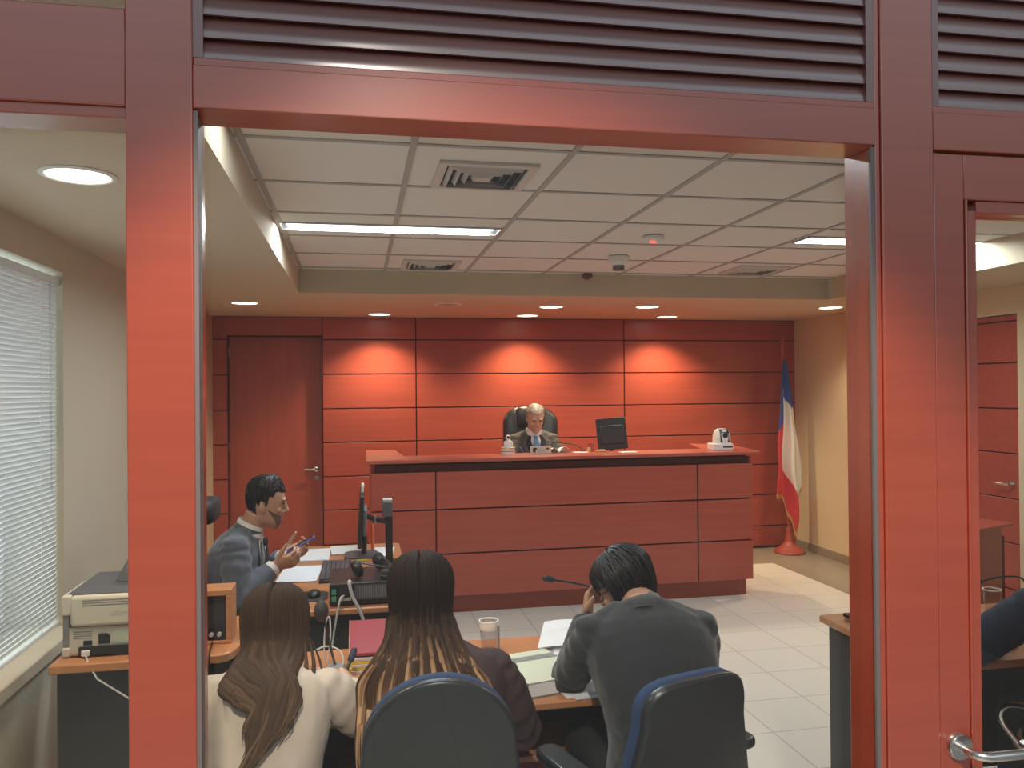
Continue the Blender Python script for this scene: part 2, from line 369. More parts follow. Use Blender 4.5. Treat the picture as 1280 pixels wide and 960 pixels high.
# left wall with the blind's window
s = B(); w0, w1, wz0, wz1 = 2.35, 4.07, .655, 2.30; t0 = XL - .30
s.box(t0, XL, 1.4, w0, 0, ZC).box(t0, XL, w1, YB, 0, ZC).box(t0, XL, w0, w1, 0, wz0).box(t0, XL, w0, w1, wz1, ZC)
struct(s, 'wall_left', M['wallgrey'], smooth=False)
s = B(); s.box(t0 + .02, t0 + .06, w0, w1, wz0, wz0 + .05).box(t0 + .02, t0 + .06, w0, w1, wz1 - .05, wz1).box(t0 + .02, t0 + .06, w0, w0 + .05, wz0 + .05, wz1 - .05).box(t0 + .02, t0 + .06, w1 - .05, w1, wz0 + .05, wz1 - .05).box(t0 + .02, t0 + .06, 3.18, 3.23, wz0 + .05, wz1 - .05)
wf = struct(s, 'window_1', M['alu'], smooth=False)
s = B(); s.box(t0 + .038, t0 + .042, w0 + .05, 3.18, wz0 + .05, wz1 - .05).box(t0 + .038, t0 + .042, 3.23, w1 - .05, wz0 + .05, wz1 - .05)
s.out('pane', M['glass'], wf)
s = B().box(XL - .2, XL + .07, w0 - .05, 4.03, .60, .661)
struct(s, 'trim_3', M['wallgrey'], bevel=.008)
struct(B().box(XL - .002, XL + .045, w0 - .05, 3.90, 0, .602), 'trim_4', M['wallgrey'], bevel=.004)
# back wall boards
s = B(); zs = [0.02, .24, .577, .903, 1.235, 1.564, 1.900, 2.238, ZS]; gp = .006
for i in range(len(zs) - 1):
    for x0, x1 in ((XL, -1.222), (-.336, .571), (.571, 2.733), (2.733, XR)):
        s.box(x0 + (0 if x0 == XL else gp), x1 - gp if x1 not in (XR, -1.222) else x1, YB, YB + .02, zs[i] + gp, zs[i + 1] - gp)
s.box(-1.222, -.336, YB, YB + .02, 2.278, ZS - gp)
wb = struct(s, 'wall_back', M['redX'], smooth=False, bevel=.0015, seg=1)
s = B(); s.box(XL - .3, -1.222, YB + .019, YB + .25, 0, ZC).box(-.336, XR + .3, YB + .019, YB + .25, 0, ZC).box(-1.222, -.336, YB + .019, YB + .25, 2.278, ZC).box(-1.222, -.336, YB + .2, YB + .25, 0, 2.278)
s.out('backing_board', M['groove'], wb, smooth=False)
dr = struct(B().box(-1.215, -.343, YB + .12, YB + .16, .01, 2.27), 'door_1', M['redZ'], bevel=.002)
def lever(parent, x, y, z, sx, sgn=-1, r=.026, L=.115, m='steel', nm='door_handle'):   # lever handle on a face looking along -y
    b = B(); b.lathe([(0, 0), (r, 0), (r, .007), (r - .004, .010), (0, .010)], (x, y, z), rot=Matrix.Rotation(PI / 2, 3, 'X'))
    b.tube([(x, y - .008, z), (x, y - .032, z), (x + sx * .006, y - .045, z), (x + sx * .022, y - .052, z), (x + sx * L, y - .052, z)], [.0095, .0095, .0095, .0095, .0085], 10, True)
    return b.out(nm, M[m], parent)
lever(dr, -.405, YB + .12, .97, -1)
B().lathe([(0, 0), (.022, 0), (.022, .006), (0, .006)], (-.405, YB + .12, .885), rot=Matrix.Rotation(PI / 2, 3, 'X')).out('lock_plate', M['steel'], dr)
for z in (.45, 1.2, 2.12): B().cyl((-1.218, YB + .114, z - .045), (-1.218, YB + .114, z + .045), .007).out('hinge', M['steel'], dr)
# right wall, its side door and skirting
s = B(); d0, d1, dz = 4.985, 5.86, 2.255
s.box(XR, XR + .2, 1.4, d0, 0, ZC).box(XR, XR + .2, d1, YB, 0, ZC).box(XR, XR + .2, d0, d1, dz, ZC)
struct(s, 'wall_right', M['wallpaint'], smooth=False)
s = B(); zz = [.01, .24, .577, .903, 1.235, 1.564, 1.900, 2.205, dz - .002]
for i in range(8): s.box(XR + .012, XR + .05, d0 + .004, d1 - .004, zz[i] + .005, zz[i + 1] - .005)
d3 = struct(s, 'door_2', M['redX'], smooth=False, bevel=.0015, seg=1)
B().box(XR + .035, XR + .06, d0 + .002, d1 - .002, .01, dz - .002).out('backing_board', M['groove'], d3, smooth=False)
b = B(); b.lathe([(0, 0), (.026, 0), (.026, .01), (0, .01)], (XR + .012, 5.055, 1.01), rot=Matrix.Rotation(-PI / 2, 3, 'Y'))
b.tube([(XR + .01, 5.055, 1.01), (XR - .035, 5.055, 1.01), (XR - .04, 5.075, 1.01), (XR - .04, 5.18, 1.01)], .009, 10, True); b.out('door_handle', M['steel'], d3)
struct(B().box(XR - .012, XR, 1.5, d0 - .01, 0, .085).box(XR - .012, XR, d1 + .01, YB, 0, .085), 'baseboard_right', M['skirt'], bevel=.003)
struct(B().box(XL, XL + .012, 3.95, YB, 0, .085), 'baseboard_left', M['skirt'], bevel=.003)

# ================================================================ GLAZED TIMBER PARTITION (front wall)
Y0, Y1 = 1.40, 1.475
ZT = 2.75
s = B(); s.box(-.370, -.265, Y0, Y1 + .03, 0, ZT); f1 = struct(s, 'wall_front', M['redZ2'] if 'redZ2' in M else M['redfront'], bevel=.003)
s = B(); s.box(.999, 1.012, Y0 + .004, Y1 + .03, 0, ZT).box(1.012, 1.128, Y0, Y1 + .03, 0, ZT); s.out('mullion', M['redfront'], f1, bevel=.003)
s = B(); s.box(-.265, .999, Y0, Y1 + .02, 2.208, 2.281).box(-.265, .999, Y0 + .003, Y1 + .02, 2.279, 2.294); s.out('header_rail', M['redfront'], f1, bevel=.002)
s = B(); s.box(-1.36, -.37, Y0 + .005, Y1 + .02, 2.207, 2.367).box(-1.36, -.37, Y0 + .012, Y1 + .02, 2.188, 2.208); s.out('side_header_rail', M['redfront'], f1, bevel=.002)
s = B(); s.box(1.128, 2.07, Y0, Y1 + .02, 2.206, 2.281).box(1.128, 2.07, Y0 + .003, Y1 + .02, 2.279, 2.294); s.out('door_header_rail', M['redfront'], f1, bevel=.002)
s = B(); s.box(-.265, .999, Y0, Y1 + .02, .0, .12).box(-1.36, -.37, Y0, Y1 + .02, 0, .12); s.out('bottom_rail', M['redfront'], f1, bevel=.002)
s = B(); s.box(2.07, 2.19, Y0, Y1 + .03, 0, ZT).box(2.19, 6.0, Y0 + .02, Y1, 0, ZT); s.out('solid_panel', M['redfront'], f1, bevel=.003)
s = B(); s.box(-1.47, -1.36, Y0, Y1 + .03, 0, ZT); s.out('end_post', M['redfront'], f1, bevel=.003)
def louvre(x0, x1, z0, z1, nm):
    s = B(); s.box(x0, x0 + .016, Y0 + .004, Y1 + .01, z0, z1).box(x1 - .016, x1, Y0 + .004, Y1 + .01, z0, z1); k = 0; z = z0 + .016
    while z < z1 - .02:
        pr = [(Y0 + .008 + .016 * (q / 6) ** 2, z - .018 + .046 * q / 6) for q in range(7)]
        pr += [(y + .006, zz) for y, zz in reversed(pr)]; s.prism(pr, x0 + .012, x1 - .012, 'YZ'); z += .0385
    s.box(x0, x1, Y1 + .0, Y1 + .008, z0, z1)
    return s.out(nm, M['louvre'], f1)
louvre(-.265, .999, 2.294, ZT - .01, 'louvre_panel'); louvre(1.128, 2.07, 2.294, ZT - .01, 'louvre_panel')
struct(B().box(-3.2, 6.0, Y1 + .0, Y1 + .05, ZT, 3.1), 'trim_5', M['soffit'])
# aluminium glazing beads and panes
s = B(); s.box(-.2655, -.258, Y0 + .004, Y0 + .010, .12, 2.205).box(.990, .9985, Y0 + .004, Y0 + .010, .12, 2.205).box(-.2655, -.263, Y0 + .01, Y1 - .012, .12, 2.205); s.out('glazing_bead', M['bead'], f1)
w2 = struct(B().box(-.265, .999, Y1 - .012, Y1 - .006, .12, 2.208), 'window_2', M['glass'])
w3 = struct(B().box(-1.36, -.37, Y1 - .012, Y1 - .006, .12, 2.20), 'window_3', M['glass'])
w4 = struct(B().box(-1.36, -.37, Y1 - .012, Y1 - .006, 2.367, ZT), 'window_4', M['glass'])
s = B(); s.box(1.1315, 1.200, Y0 + .006, Y1, .01, 2.201).box(1.93, 2.066, Y0 + .006, Y1, .01, 2.201).box(1.200, 1.93, Y0 + .006, Y1, 2.11, 2.201).box(1.200, 1.93, Y0 + .006, Y1, .01, .2)
d2 = struct(s, 'door_3', M['redfront'], bevel=.002)
s = B(); s.box(1.2005, 1.206, Y0 + .002, Y1 - .01, .2, 2.11).box(1.2065, 1.233, Y0 + .012, Y1 - .004, .2, 2.09).box(1.9, 1.93, Y0 + .012, Y1 - .004, .2, 2.09).box(1.233, 1.9, Y0 + .012, Y1 - .004, 2.085, 2.11).box(1.233, 1.9, Y0 + .012, Y1 - .004, .2, .23)
s.out('door_bead', M['redfront'], d2, bevel=.002)
B().box(1.233, 1.90, Y1 - .030, Y1 - .024, .23, 2.085).out('pane', M['glass'], d2)
b = B(); hx, hz = 1.172, 1.017
b.lathe([(0, 0), (.027, 0), (.027, .006), (.024, .010), (0, .010)], (hx, Y0 + .006, hz), rot=Matrix.Rotation(PI / 2, 3, 'X'))
pts = [(hx, Y0, hz), (hx, Y0 - .030, hz), (hx + .006, Y0 - .042, hz), (hx + .02, Y0 - .050, hz), (hx + .10, Y0 - .052, hz), (hx + .122, Y0 - .046, hz), (hx + .13, Y0 - .034, hz), (hx + .13, Y0 - .015, hz)]
b.tube(pts, .0095, 14, True); b.out('door_handle', M['steel'], d2)

# ================================================================ CEILING FITTINGS
def downlight(x, y, lit, label, wash=False, pw=1):
    t = thing('downlight', label, 'ceiling light', (x, y, ZS), 0, 'recessed downlights')
    B().lathe([(.118, 0), (.118, -.004), (.104, -.009), (.098, -.006), (.098, .0), (.118, 0)], (x, y, ZS - .0005), 36).out('trim_ring', M['white'], t)
    B().lathe([(0, -.001), (.098, -.001), (.098, -.004), (0, -.004)], (x, y, ZS), 36).out('diffuser', M['lampon'] if lit else M['lampoff'], t)
    if lit:
        lamp('SPOT', 'downlight_beam', (x, y, ZS - .02), pw * (L_WASH if wash else L_DOWN), WASHC if wash else WARM, (x, y + (.0 if wash else 0), 0), spot_size=R(124), spot_blend=.75, shadow_soft_size=.05 if wash else .09)
downlight(-.900, 2.857, True, 'largest looking lit downlight, in the left soffit above the window blind')
downlight(-.889, 6.746, True, 'lit downlight in the soffit corner in front of the red door', pw=.4)
downlight(.206, 7.62, True, 'lit downlight close to the red wall, just right of the door', True)
downlight(1.627, 7.62, True, 'lit downlight close to the red wall, behind the seated judge', True)
downlight(1.664, 6.791, True, 'lit downlight in the soffit directly over the judge, front of a close pair')
downlight(2.513, 6.702, True, 'lit downlight in the soffit over the monitor on the bench')
downlight(3.066, 7.62, True, 'lit downlight close to the red wall, right end of the bench', True)
downlight(4.226, 6.594, True, 'lit downlight in the right soffit, nearest the flag')
downlight(.75, 6.692, False, 'dark unlit downlight in the soffit between the lit ones')

def fixture(x0, x1, y, label, pw=1):
    t = thing('ceiling_light_fixture', label, 'ceiling light', ((x0 + x1) / 2, y, ZC), 0, 'recessed fluorescent ceiling lights')
    h = .085; h0 = ZC + .0
    b = B(); b.box(x0, x1, y - h - .012, y - h, h0 - .003, h0 + .07).box(x0, x1, y + h, y + h + .012, h0 - .003, h0 + .07).box(x0, x0 + .008, y - h, y + h, h0 - .003, h0 + .07).box(x1 - .008, x1, y - h, y + h, h0 - .003, h0 + .07).box(x0, x1, y - h, y + h, h0 + .066, h0 + .074)
    b.out('housing', M['alu'], t)
    for dy in (-.042, .042):
        B().cyl((x0 + .03, y + dy, h0 + .028), (x1 - .03, y + dy, h0 + .028), .013, n=14).out('tube', M['tube'], t)
    lamp('AREA', 'tube_light', ((x0 + x1) / 2, y, h0 + .012), L_TUBE * pw, COOL, ((x0 + x1) / 2, y, 0), shape='RECTANGLE', size=x1 - x0 - .1, size_y=.11)
fixture(-.405, .795, 4.455, 'left recessed fluorescent light between the two square vents')
fixture(2.64, 3.835, 4.425, 'right recessed fluorescent light with two bright tubes, beside the right soffit')
fixture(-.405, .795, 2.55, 'near left recessed fluorescent light above the front table', .35)
def vent(x, y, label, sx=.2, sy=.2):
    t = thing('ceiling_vent', label, 'vent', (x, y, ZC), 0, 'square ceiling vents')
    def sq(b, a, c, z0, z1, w=.012):
        b.box(x - a, x + a, y - c, y - c + w, z0, z1).box(x - a, x + a, y + c - w, y + c, z0, z1).box(x - a, x - a + w, y - c + w, y + c - w, z0, z1).box(x + a - w, x + a, y - c + w, y + c - w, z0, z1)
    b = B(); sq(b, sx, sy, ZC - .008, ZC + .006, .035); b.out('vent_frame', M['vent'], t, bevel=.002)
    b = B()
    for k in range(4):
        a = sx - .045 - k * .036; c = sy - .045 - k * .036
        r0 = [V((x - a, y - c, ZC + .004)), V((x + a, y - c, ZC + .004)), V((x + a, y + c, ZC + .004)), V((x - a, y + c, ZC + .004))]
        e2 = .024; r1 = [V((x - a - e2, y - c - e2, ZC - .012)) , V((x + a + e2, y - c - e2, ZC - .012)), V((x + a + e2, y + c + e2, ZC - .012)), V((x - a - e2, y + c + e2, ZC - .012))]
        r1 = [V((p.x * 1, p.y, ZC - .016)) for p in [V((x - a + .014, y - c + .014, 0)), V((x + a - .014, y - c + .014, 0)), V((x + a - .014, y + c - .014, 0)), V((x - a + .014, y + c - .014, 0))]]
        r2 = [p + V((0, 0, .003)) for p in r0]
        b.loft([r0, r1, [p + V((0, 0, .002)) for p in r1], r2], cap=False)
    b.box(x - .03, x + .03, y - .03, y + .03, ZC - .014, ZC - .010)
    b.out('vent_blades', M['vent'], t, smooth=False)
    B().box(x - sx + .03, x + sx - .03, y - sy + .03, y + sy - .03, ZC + .0055, ZC + .0065).out('vent_backing', M['dark'], t)
vent(.52, 3.30, 'nearest square ceiling vent, above the two women')
vent(.515, 5.70, 'far square ceiling vent against the back soffit, left of the smoke detectors')
vent(2.965, 5.63, 'far square ceiling vent against the back soffit, right of the smoke detectors')
t = thing('smoke_detector', 'low white ceiling detector with a glowing red light', 'smoke detector', (1.715, 4.456, ZC))
B().lathe([(0, .0), (.062, .0), (.062, -.016), (.05, -.03), (.022, -.036), (0, -.036)], (1.715, 4.456, ZC), 28).out('body', M['white'], t)
B().ell((1.700, 4.43, ZC - .034), (.02, .02, .012)).out('indicator', M['led'], t)
t = thing('smoke_detector', 'tall white ceiling detector with a slotted dark nose', 'smoke detector', (1.737, 5.169, ZC))
B().lathe([(0, 0), (.07, 0), (.07, -.022), (.058, -.05), (.04, -.06), (0, -.06)], (1.737, 5.169, ZC), 28).out('body', M['white'], t)
b = B()
for k in range(3): b.lathe([(0, -.06 - k * .012), (.04, -.06 - k * .012), (.04, -.067 - k * .012), (0, -.067 - k * .012)], (1.737, 5.169, ZC), 20)
b.out('slotted_nose', M['grey'], t)
t = thing('alarm_sounder', 'small dark red sensor under the tile edge at the back soffit', 'alarm', (1.748, 5.955, ZC))
B().box(1.713, 1.783, 5.925, 5.985, ZC - .035, ZC).out('body', M['sensorred'], t, bevel=.008)
B().lathe([(0, -.03), (.022, -.03), (.018, -.045), (0, -.047)], (1.748, 5.955, ZC), 18).out('lens', M['black'], t)

# ================================================================ WINDOW BLIND
t = thing('venetian_blind', 'white venetian blind with closed slats hanging at the left window', 'blind', (-1.43, 3.2, 2.27))
XB = XL - .03
B().box(XB - .025, XB + .015, w0 + .002, 4.068, 2.235, 2.275).out('headrail', M['blind'], t, bevel=.003)
b = B(); z = 2.225
while z > .682:
    b.box(XB - .004 - .0125, XB - .004 + .0125, w0 + .002, 4.068, z - .0004, z + .0004, rot=Matrix.Rotation(R(-66), 3, 'Y')); z -= .0215
b.out('slats', M['blind'], t, smooth=False)
B().box(XB - .014, XB + .006, w0 + .002, 4.068, .662, .676).out('bottom_rail', M['blind'], t, bevel=.003)
b = B()
for y in (2.6, 3.2, 3.85): b.tube([(XB + .012, y, 2.24), (XB + .012, y, .68)], .0012, 5)
b.out('ladder_cord', M['white'], t)
b = B(); b.tube([(XB + .022, 3.93, 2.235), (XB + .026, 3.93, 1.3)], .004, 7); b.out('tilt_wand', M['cupglass'], t)

# ================================================================ JUDGE'S BENCH
T = 1.213
t = thing('judge_bench', "long red panelled judge's bench with overhanging counter, in front of the red wall", 'bench', (1.65, 6.5, 0))
s = B(); x0, x1, yf = .096, 3.198, 6.13; xv = (.582, 2.716); zv = (.155, .478, .820, 1.115); gp = .006
xs = [x0, xv[0], xv[1], x1]
for i in range(3):
    for j in range(3): s.box(xs[i] + (gp if i else 0), xs[i + 1] - (gp if i < 2 else 0), yf, yf + .022, zv[j] + (gp if j else 0), zv[j + 1] - gp)
s.out('front_panel', M['redX'], t, smooth=False, bevel=.0015, seg=1)
B().box(x0, x0 + .022, yf + .0225, 7.1, .155, 1.165).out('side_panel', M['redX'], t); B().box(x1 - .022, x1, yf + .0225, 7.0, .155, 1.165).out('side_panel', M['redX'], t)
s = B(); s.box(x0 + .023, x1 - .023, yf + .0205, yf + .04, .155, 1.165).box(x0 + .03, x1 - .03, yf + .055, yf + .075, 1.112, 1.185); s.out('inner_board', M['groove'], t, smooth=False)
s = B(); s.box(x0 + .05, x1 - .01, 6.238, 6.98, 0, .156); s.out('plinth', M['redX'], t, smooth=False)
s = B(); s.prism([(.054, 6.05), (3.228, 6.05), (3.24, 6.09), (3.36, 6.85), (3.06, 7.07), (2.90, 6.45), (.36, 6.45), (.32, 7.11), (.065, 7.19)], 1.186, T); s.out('counter', M['redX'], t, bevel=.004)
s = B(); s.box(.36, 2.9, 6.46, 6.74, 1.075, 1.10).box(.36, 2.9, 6.45, 6.46, .2, 1.19); s.out('desk_shelf', M['redX'], t, smooth=False)
struct(B().box(.1, 3.2, 6.245 + .74, YB - .01, .0, .28), 'trim_6', M['redX'], smooth=False)

# ================================================================ THINGS ON THE BENCH
t = thing('conference_camera', 'white round-headed video camera on the right end of the bench', 'camera', (2.99, 6.30, T))
s = B(); s.prism(rrect(2.905, 3.085, 6.22, 6.37, .025), T, T + .055); s.out('base', M['white'], t, bevel=.006)
s = B()
pr = [(0.074, 0), (.074, .06), (.070, .10), (.058, .133), (.035, .147), (0, .15)]
s.lathe([(0, .03)] + [(r, z + .03) for r, z in pr], (3.008, 6.295, T), 30); s.out('head', M['white'], t)
s = B(); s.loft([[V((3.008 + a * .040, 6.225 - (.004 if z < .15 else 0) + abs(a) * .006 + max(0, z - .14) * .6, T + z)) for a in (-1, -.5, 0, .5, 1)] + [V((3.008 + a * .040, 6.25 + max(0, z - .14) * .6, T + z)) for a in (1, -1)] for z in (.065, .075, .15, .165, .175)]); s.out('lens_window', M['black'], t)
B().cyl((3.008, 6.217, T + .125), (3.008, 6.235, T + .125), .022).out('lens', M['shell'], t)
B().box(2.985, 3.07, 6.2185, 6.222, T + .022, T + .034).out('slot', M['black'], t)

t = thing('desk_monitor', "black monitor with its back turned, on the judge's bench", 'monitor', (2.12, 6.60, 1.10))
rt = Matrix.Rotation(R(-9), 3, 'Z') @ Matrix.Rotation(R(-9), 3, 'X') @ Matrix.Rotation(R(-4), 3, 'Y')
s = B(); s.box(-.128, .128, -.014, .008, -.135, .135); s.v = [tuple(rt @ V(p) + V((2.125, 6.55, 1.352))) for p in s.v]; s.out('screen', M['blackmatt'], t, bevel=.006)
s = B(); s.box(-.10, .10, -.030, -.0145, -.09, .07); s.v = [tuple(rt @ V(p) + V((2.125, 6.55, 1.352))) for p in s.v]; s.out('back_cover', M['blackmatt'], t, bevel=.012)
s = B(); s.tube([(2.13, 6.575, 1.11), (2.13, 6.57, 1.30)], .018, 12); s.out('stand_neck', M['black'], t)
s = B(); s.lathe([(0, 0), (.10, 0), (.095, .012), (0, .016)], (2.13, 6.575, 1.1005), 26); s.out('stand_foot', M['black'], t)

t = thing('figurine', 'small white and gold figurine on a stepped base, at the judge end of the bench', 'figurine', (1.193, 6.38, T))
s = B(); s.lathe([(0, 0), (.058, 0), (.058, .022), (.053, .026), (.053, .046), (.058, .05), (.056, .056), (0, .056)], (1.193, 6.38, T), 28); s.out('base', M['white'], t)
s = B(); s.lathe([(0.0585, .02), (.0605, .022), (.0605, .028), (.0535, .03)], (1.193, 6.38, T), 28); s.lathe([(.0535, .047), (.0595, .05), (.0575, .056), (.05, .0575)], (1.193, 6.38, T), 28); s.out('gold_band', M['gold'], t)
s = B(); s.lathe([(0, .056), (.034, .056), (.033, .075), (.024, .095), (.026, .105), (.019, .112), (.012, .116)], (1.193, 6.38, T), 20).ell((1.193, 6.38, T + .132), (.021, .021, .024)).ell((1.168, 6.368, T + .082), (.014, .014, .026)).ell((1.218, 6.368, T + .082), (.014, .014, .026)); s.out('figure', M['white'], t)
s = B(); s.ell((1.193, 6.362, T + .138), (.013, .008, .012)); s.out('face', M['black'], t)

t = thing('name_plate', "pale desk name plate standing in front of the judge", 'name plate', (1.45, 6.33, T))
rt = Matrix.Rotation(R(-14), 3, 'X')
s = B(); s.box(1.365, 1.538, 6.318, 6.326, T + .001, T + .064); s.out('plate', M['cream'], t, bevel=.002)
s = B(); s.box(1.372, 1.53, 6.3265, 6.36, T, T + .006).box(1.39, 1.40, 6.3265, 6.35, T + .006, T + .04).box(1.50, 1.51, 6.3265, 6.35, T + .006, T + .04); s.out('stand', M['grey'], t)
s = B(); s.box(1.385, 1.408, 6.3165, 6.3178, T + .014, T + .048).box(1.388, 1.418, 6.3165, 6.3178, T + .036, T + .05); s.out('dark_emblem', M['groove'], t); B().box(1.495, 1.518, 6.3165, 6.3178, T + .034, T + .048).out('dark_emblem', M['groove'], t)
s = B(); s.box(1.425, 1.485, 6.3165, 6.3178, T + .012, T + .045); s.out('printed_panel', M['lightgrey'], t)

t = thing('open_book', 'open white book on the bench right of the name plate', 'book', (1.62, 6.40, T))
def page(xa, xb, sg):
    P = []
    for i in range(7):
        u = i / 6; P.append([V((xa + (xb - xa) * u, 6.35 + .10 * v + .03 * u, T + .004 + .035 * math.sin(PI * min(1, u * 1.0 + .05) * .9) * (1 - .3 * v) + .012 * u)) for v in (0, .5, 1)])
    return P
s = B(); s.sheet(page(1.615, 1.545, 1), .006); s.out('page', M['paper'], t)
s = B(); s.sheet(page(1.615, 1.70, 1), .006); s.out('page', M['paper'], t)
s = B(); s.box(1.55, 1.70, 6.35, 6.46, T, T + .004); s.out('cover', M['grey'], t)
tag(B().box(1.735, 1.86, 6.33, 6.41, T, T + .004, ).out('paper_sheet', M['paper']), 'loose white sheet on the bench between the open book and the monitor', 'paper')
tag(B().box(2.10, 2.24, 6.22, 6.31, T, T + .005).out('paper_sheet', M['paper']), 'loose white sheet on the bench in front of the monitor', 'paper')
t = thing('gooseneck_microphone', "thin gooseneck microphone curving up beside the judge", 'microphone', (1.83, 6.42, T))
B().lathe([(0, 0), (.03, 0), (.03, .008), (.012, .015), (0, .015)], (1.835, 6.42, T)).out('base', M['black'], t)
B().tube([(1.835, 6.42, T + .012), (1.82, 6.42, T + .03), (1.78, 6.42, T + .055), (1.70, 6.43, T + .072), (1.60, 6.45, T + .082)], .0042, 8, True).out('stem', M['black'], t)
B().tube([(1.602, 6.45, T + .082), (1.545, 6.46, T + .09)], .0085, 10, True).out('capsule', M['black'], t)
t = thing('drinking_glass', "clear drinking glass on the judge's bench left of the monitor", 'glass', (1.90, 6.41, T))
B().lathe([(.0, .002), (.022, .002), (.028, .07), (.029, .07), (.024, 0), (0, 0)], (1.90, 6.41, T), 22).out('cup', M['cupglass'], t)
t = thing('small_jar', 'tiny amber jar with pale lid beside the drinking glass on the bench', 'jar', (1.868, 6.36, T))
B().lathe([(0, 0), (.016, 0), (.017, .02), (.013, .026), (0, .026)], (1.868, 6.36, T), 18).out('jar_body', M['amber'], t)
B().lathe([(0, .026), (.011, .026), (.011, .038), (0, .038)], (1.868, 6.36, T), 18).out('lid', M['cream'], t)
t = thing('pen_tray', 'small dark and cream tray on the bench in front of the monitor foot', 'tray', (1.97, 6.37, T))
B().box(1.93, 2.02, 6.35, 6.40, T, T + .014).out('tray', M['amber'], t, bevel=.004)
B().box(1.945, 2.005, 6.36, 6.39, T + .0145, T + .018).out('insert', M['paper'], t)

# ================================================================ FLAG
fx, fy = 4.43, 7.70
t = thing('flag_stand', 'wooden flag pole on a turned round base in the right corner', 'flag pole', (fx, fy, 0))
B().lathe([(0, 0), (.155, 0), (.160, .012), (.152, .030), (.125, .042), (.115, .055), (.085, .075), (.058, .10), (.045, .13), (.042, .17), (.032, .19), (.030, .26), (.020, .27), (0, .27)], (fx, fy, 0), 36).out('base', M['redX'], t)
B().tube([(fx, fy, .26), (fx - .015, fy, 1.2), (fx - .055, fy + .01, 2.2)], [.019, .018, .016], 14).out('pole', M['redZ'], t)
B().lathe([(0, 0), (.018, 0), (.03, .012), (.018, .024), (.024, .04), (.010, .075), (0.003, .11), (0, .11)], (fx - .055, fy + .01, 2.195), 20).out('finial', M['redZ'], t)
def flagpt(u, v):      # u 0..1 round the folds, v 0..1 down
    top = V((fx - .033, fy - .02, 2.02)); z = 2.02 - v * (1.30 + .45 * u)
    w = .02 + .20 * min(1, v * 1.15) ** .9
    x = fx - .045 + (-.60 + 1.05 * u) * w * 1.05 - .02 * v; y = fy - .05 - .052 * math.sin(u * PI * 3.3 + .6) * min(1, v * 2.2) - .02 * v
    return V((x, y, z))
t = tag(B().out('flag', M['paper']), None, None) if False else None
def flagmat():
    m = mat('flag_cloth', (.7, .7, .7), .8); nt = m.node_tree; n = nt.nodes; l = nt.links; b = n['Principled BSDF']
    a = n.new('ShaderNodeAttribute'); a.attribute_name = 'flagcol'; l.new(a.outputs['Color'], b.inputs['Base Color']); return m
NU, NV = 60, 90
# the cloth hangs from its hoist: a blue canton with a white star at the top of the hoist, white beside it, red below
P = [[None] * (NV + 1) for _ in range(NU + 1)]
for i in range(NU + 1):
    u = i / NU
    for j in range(NV + 1):
        v = j / NV
        zt = 2.06 - .10 * u; zb = (.62 if u < .30 else .62 - (u - .30) / .32 * .40 if u < .62 else .22 + (u - .62) / .38 * .46) + .015 * math.sin(u * 40)
        z = zt + (zb - zt) * v
        q = min(1, max(0, (2.08 - z) / 1.35)); w = .012 + .165 * q ** .85
        x = fx - .052 + (u - .42) * 2 * w * (1.0 if u < .85 else .9) + .012 * math.sin(z * 9 + u * 5) * q
        y = fy - .035 - .055 * q * math.sin(u * 2 * PI * 1.7 + .9 + .5 * math.sin(z * 2.2)) - .03 * q
        P[i][j] = V((x, y, z))
b = B(); b.sheet(P, .003)
fo = b.out('flag', flagmat()); tag(fo, 'blue, white and red flag with white star and gold fringe hanging in folds', 'flag')
col = fo.data.attributes.new('flagcol', 'FLOAT_COLOR', 'POINT'); cs = []
star = [(.27 + .085 * (1 if k % 2 == 0 else .42) * math.sin(k * PI / 5), 1.68 + .085 * (1 if k % 2 == 0 else .42) * math.cos(k * PI / 5)) for k in range(10)]
def inpoly(x, y, p):
    c = False; j = len(p) - 1
    for i in range(len(p)):
        if (p[i][1] > y) != (p[j][1] > y) and x < (p[j][0] - p[i][0]) * (y - p[i][1]) / (p[j][1] - p[i][1]) + p[i][0]: c = not c
        j = i
    return c
BL, WH, RD = (.035, .075, .30, 1), (.74, .70, .62, 1), (.62, .045, .05, 1)
q = (NU + 1) * (NV + 1)
for k in range(q):
    i, j = divmod(k, NV + 1); u = i / NU; z = P[i][j].z
    if u < .34: c = BL if z > 1.28 + .25 * u else RD
    elif u < .86: c = BL if z > 1.64 - .3 * (u - .34) else WH if z > .88 - (u - .34) * .85 else RD
    else: c = BL if z > 1.52 else WH
    if inpoly(u, z, star): c = WH
    cs.append(c)
cs = cs + cs
col.data.foreach_set('color', [x for c in cs for x in c])
b = B()
b.sheet([[P[i][NV] + V((0, -.004, .004)), P[i][NV] + V((0, -.004, -.018)), P[i][NV] + V((0, -.002, -.038))] for i in range(NU + 1)], .006)
fr = b.out('gold_fringe', M['gold'], fo)

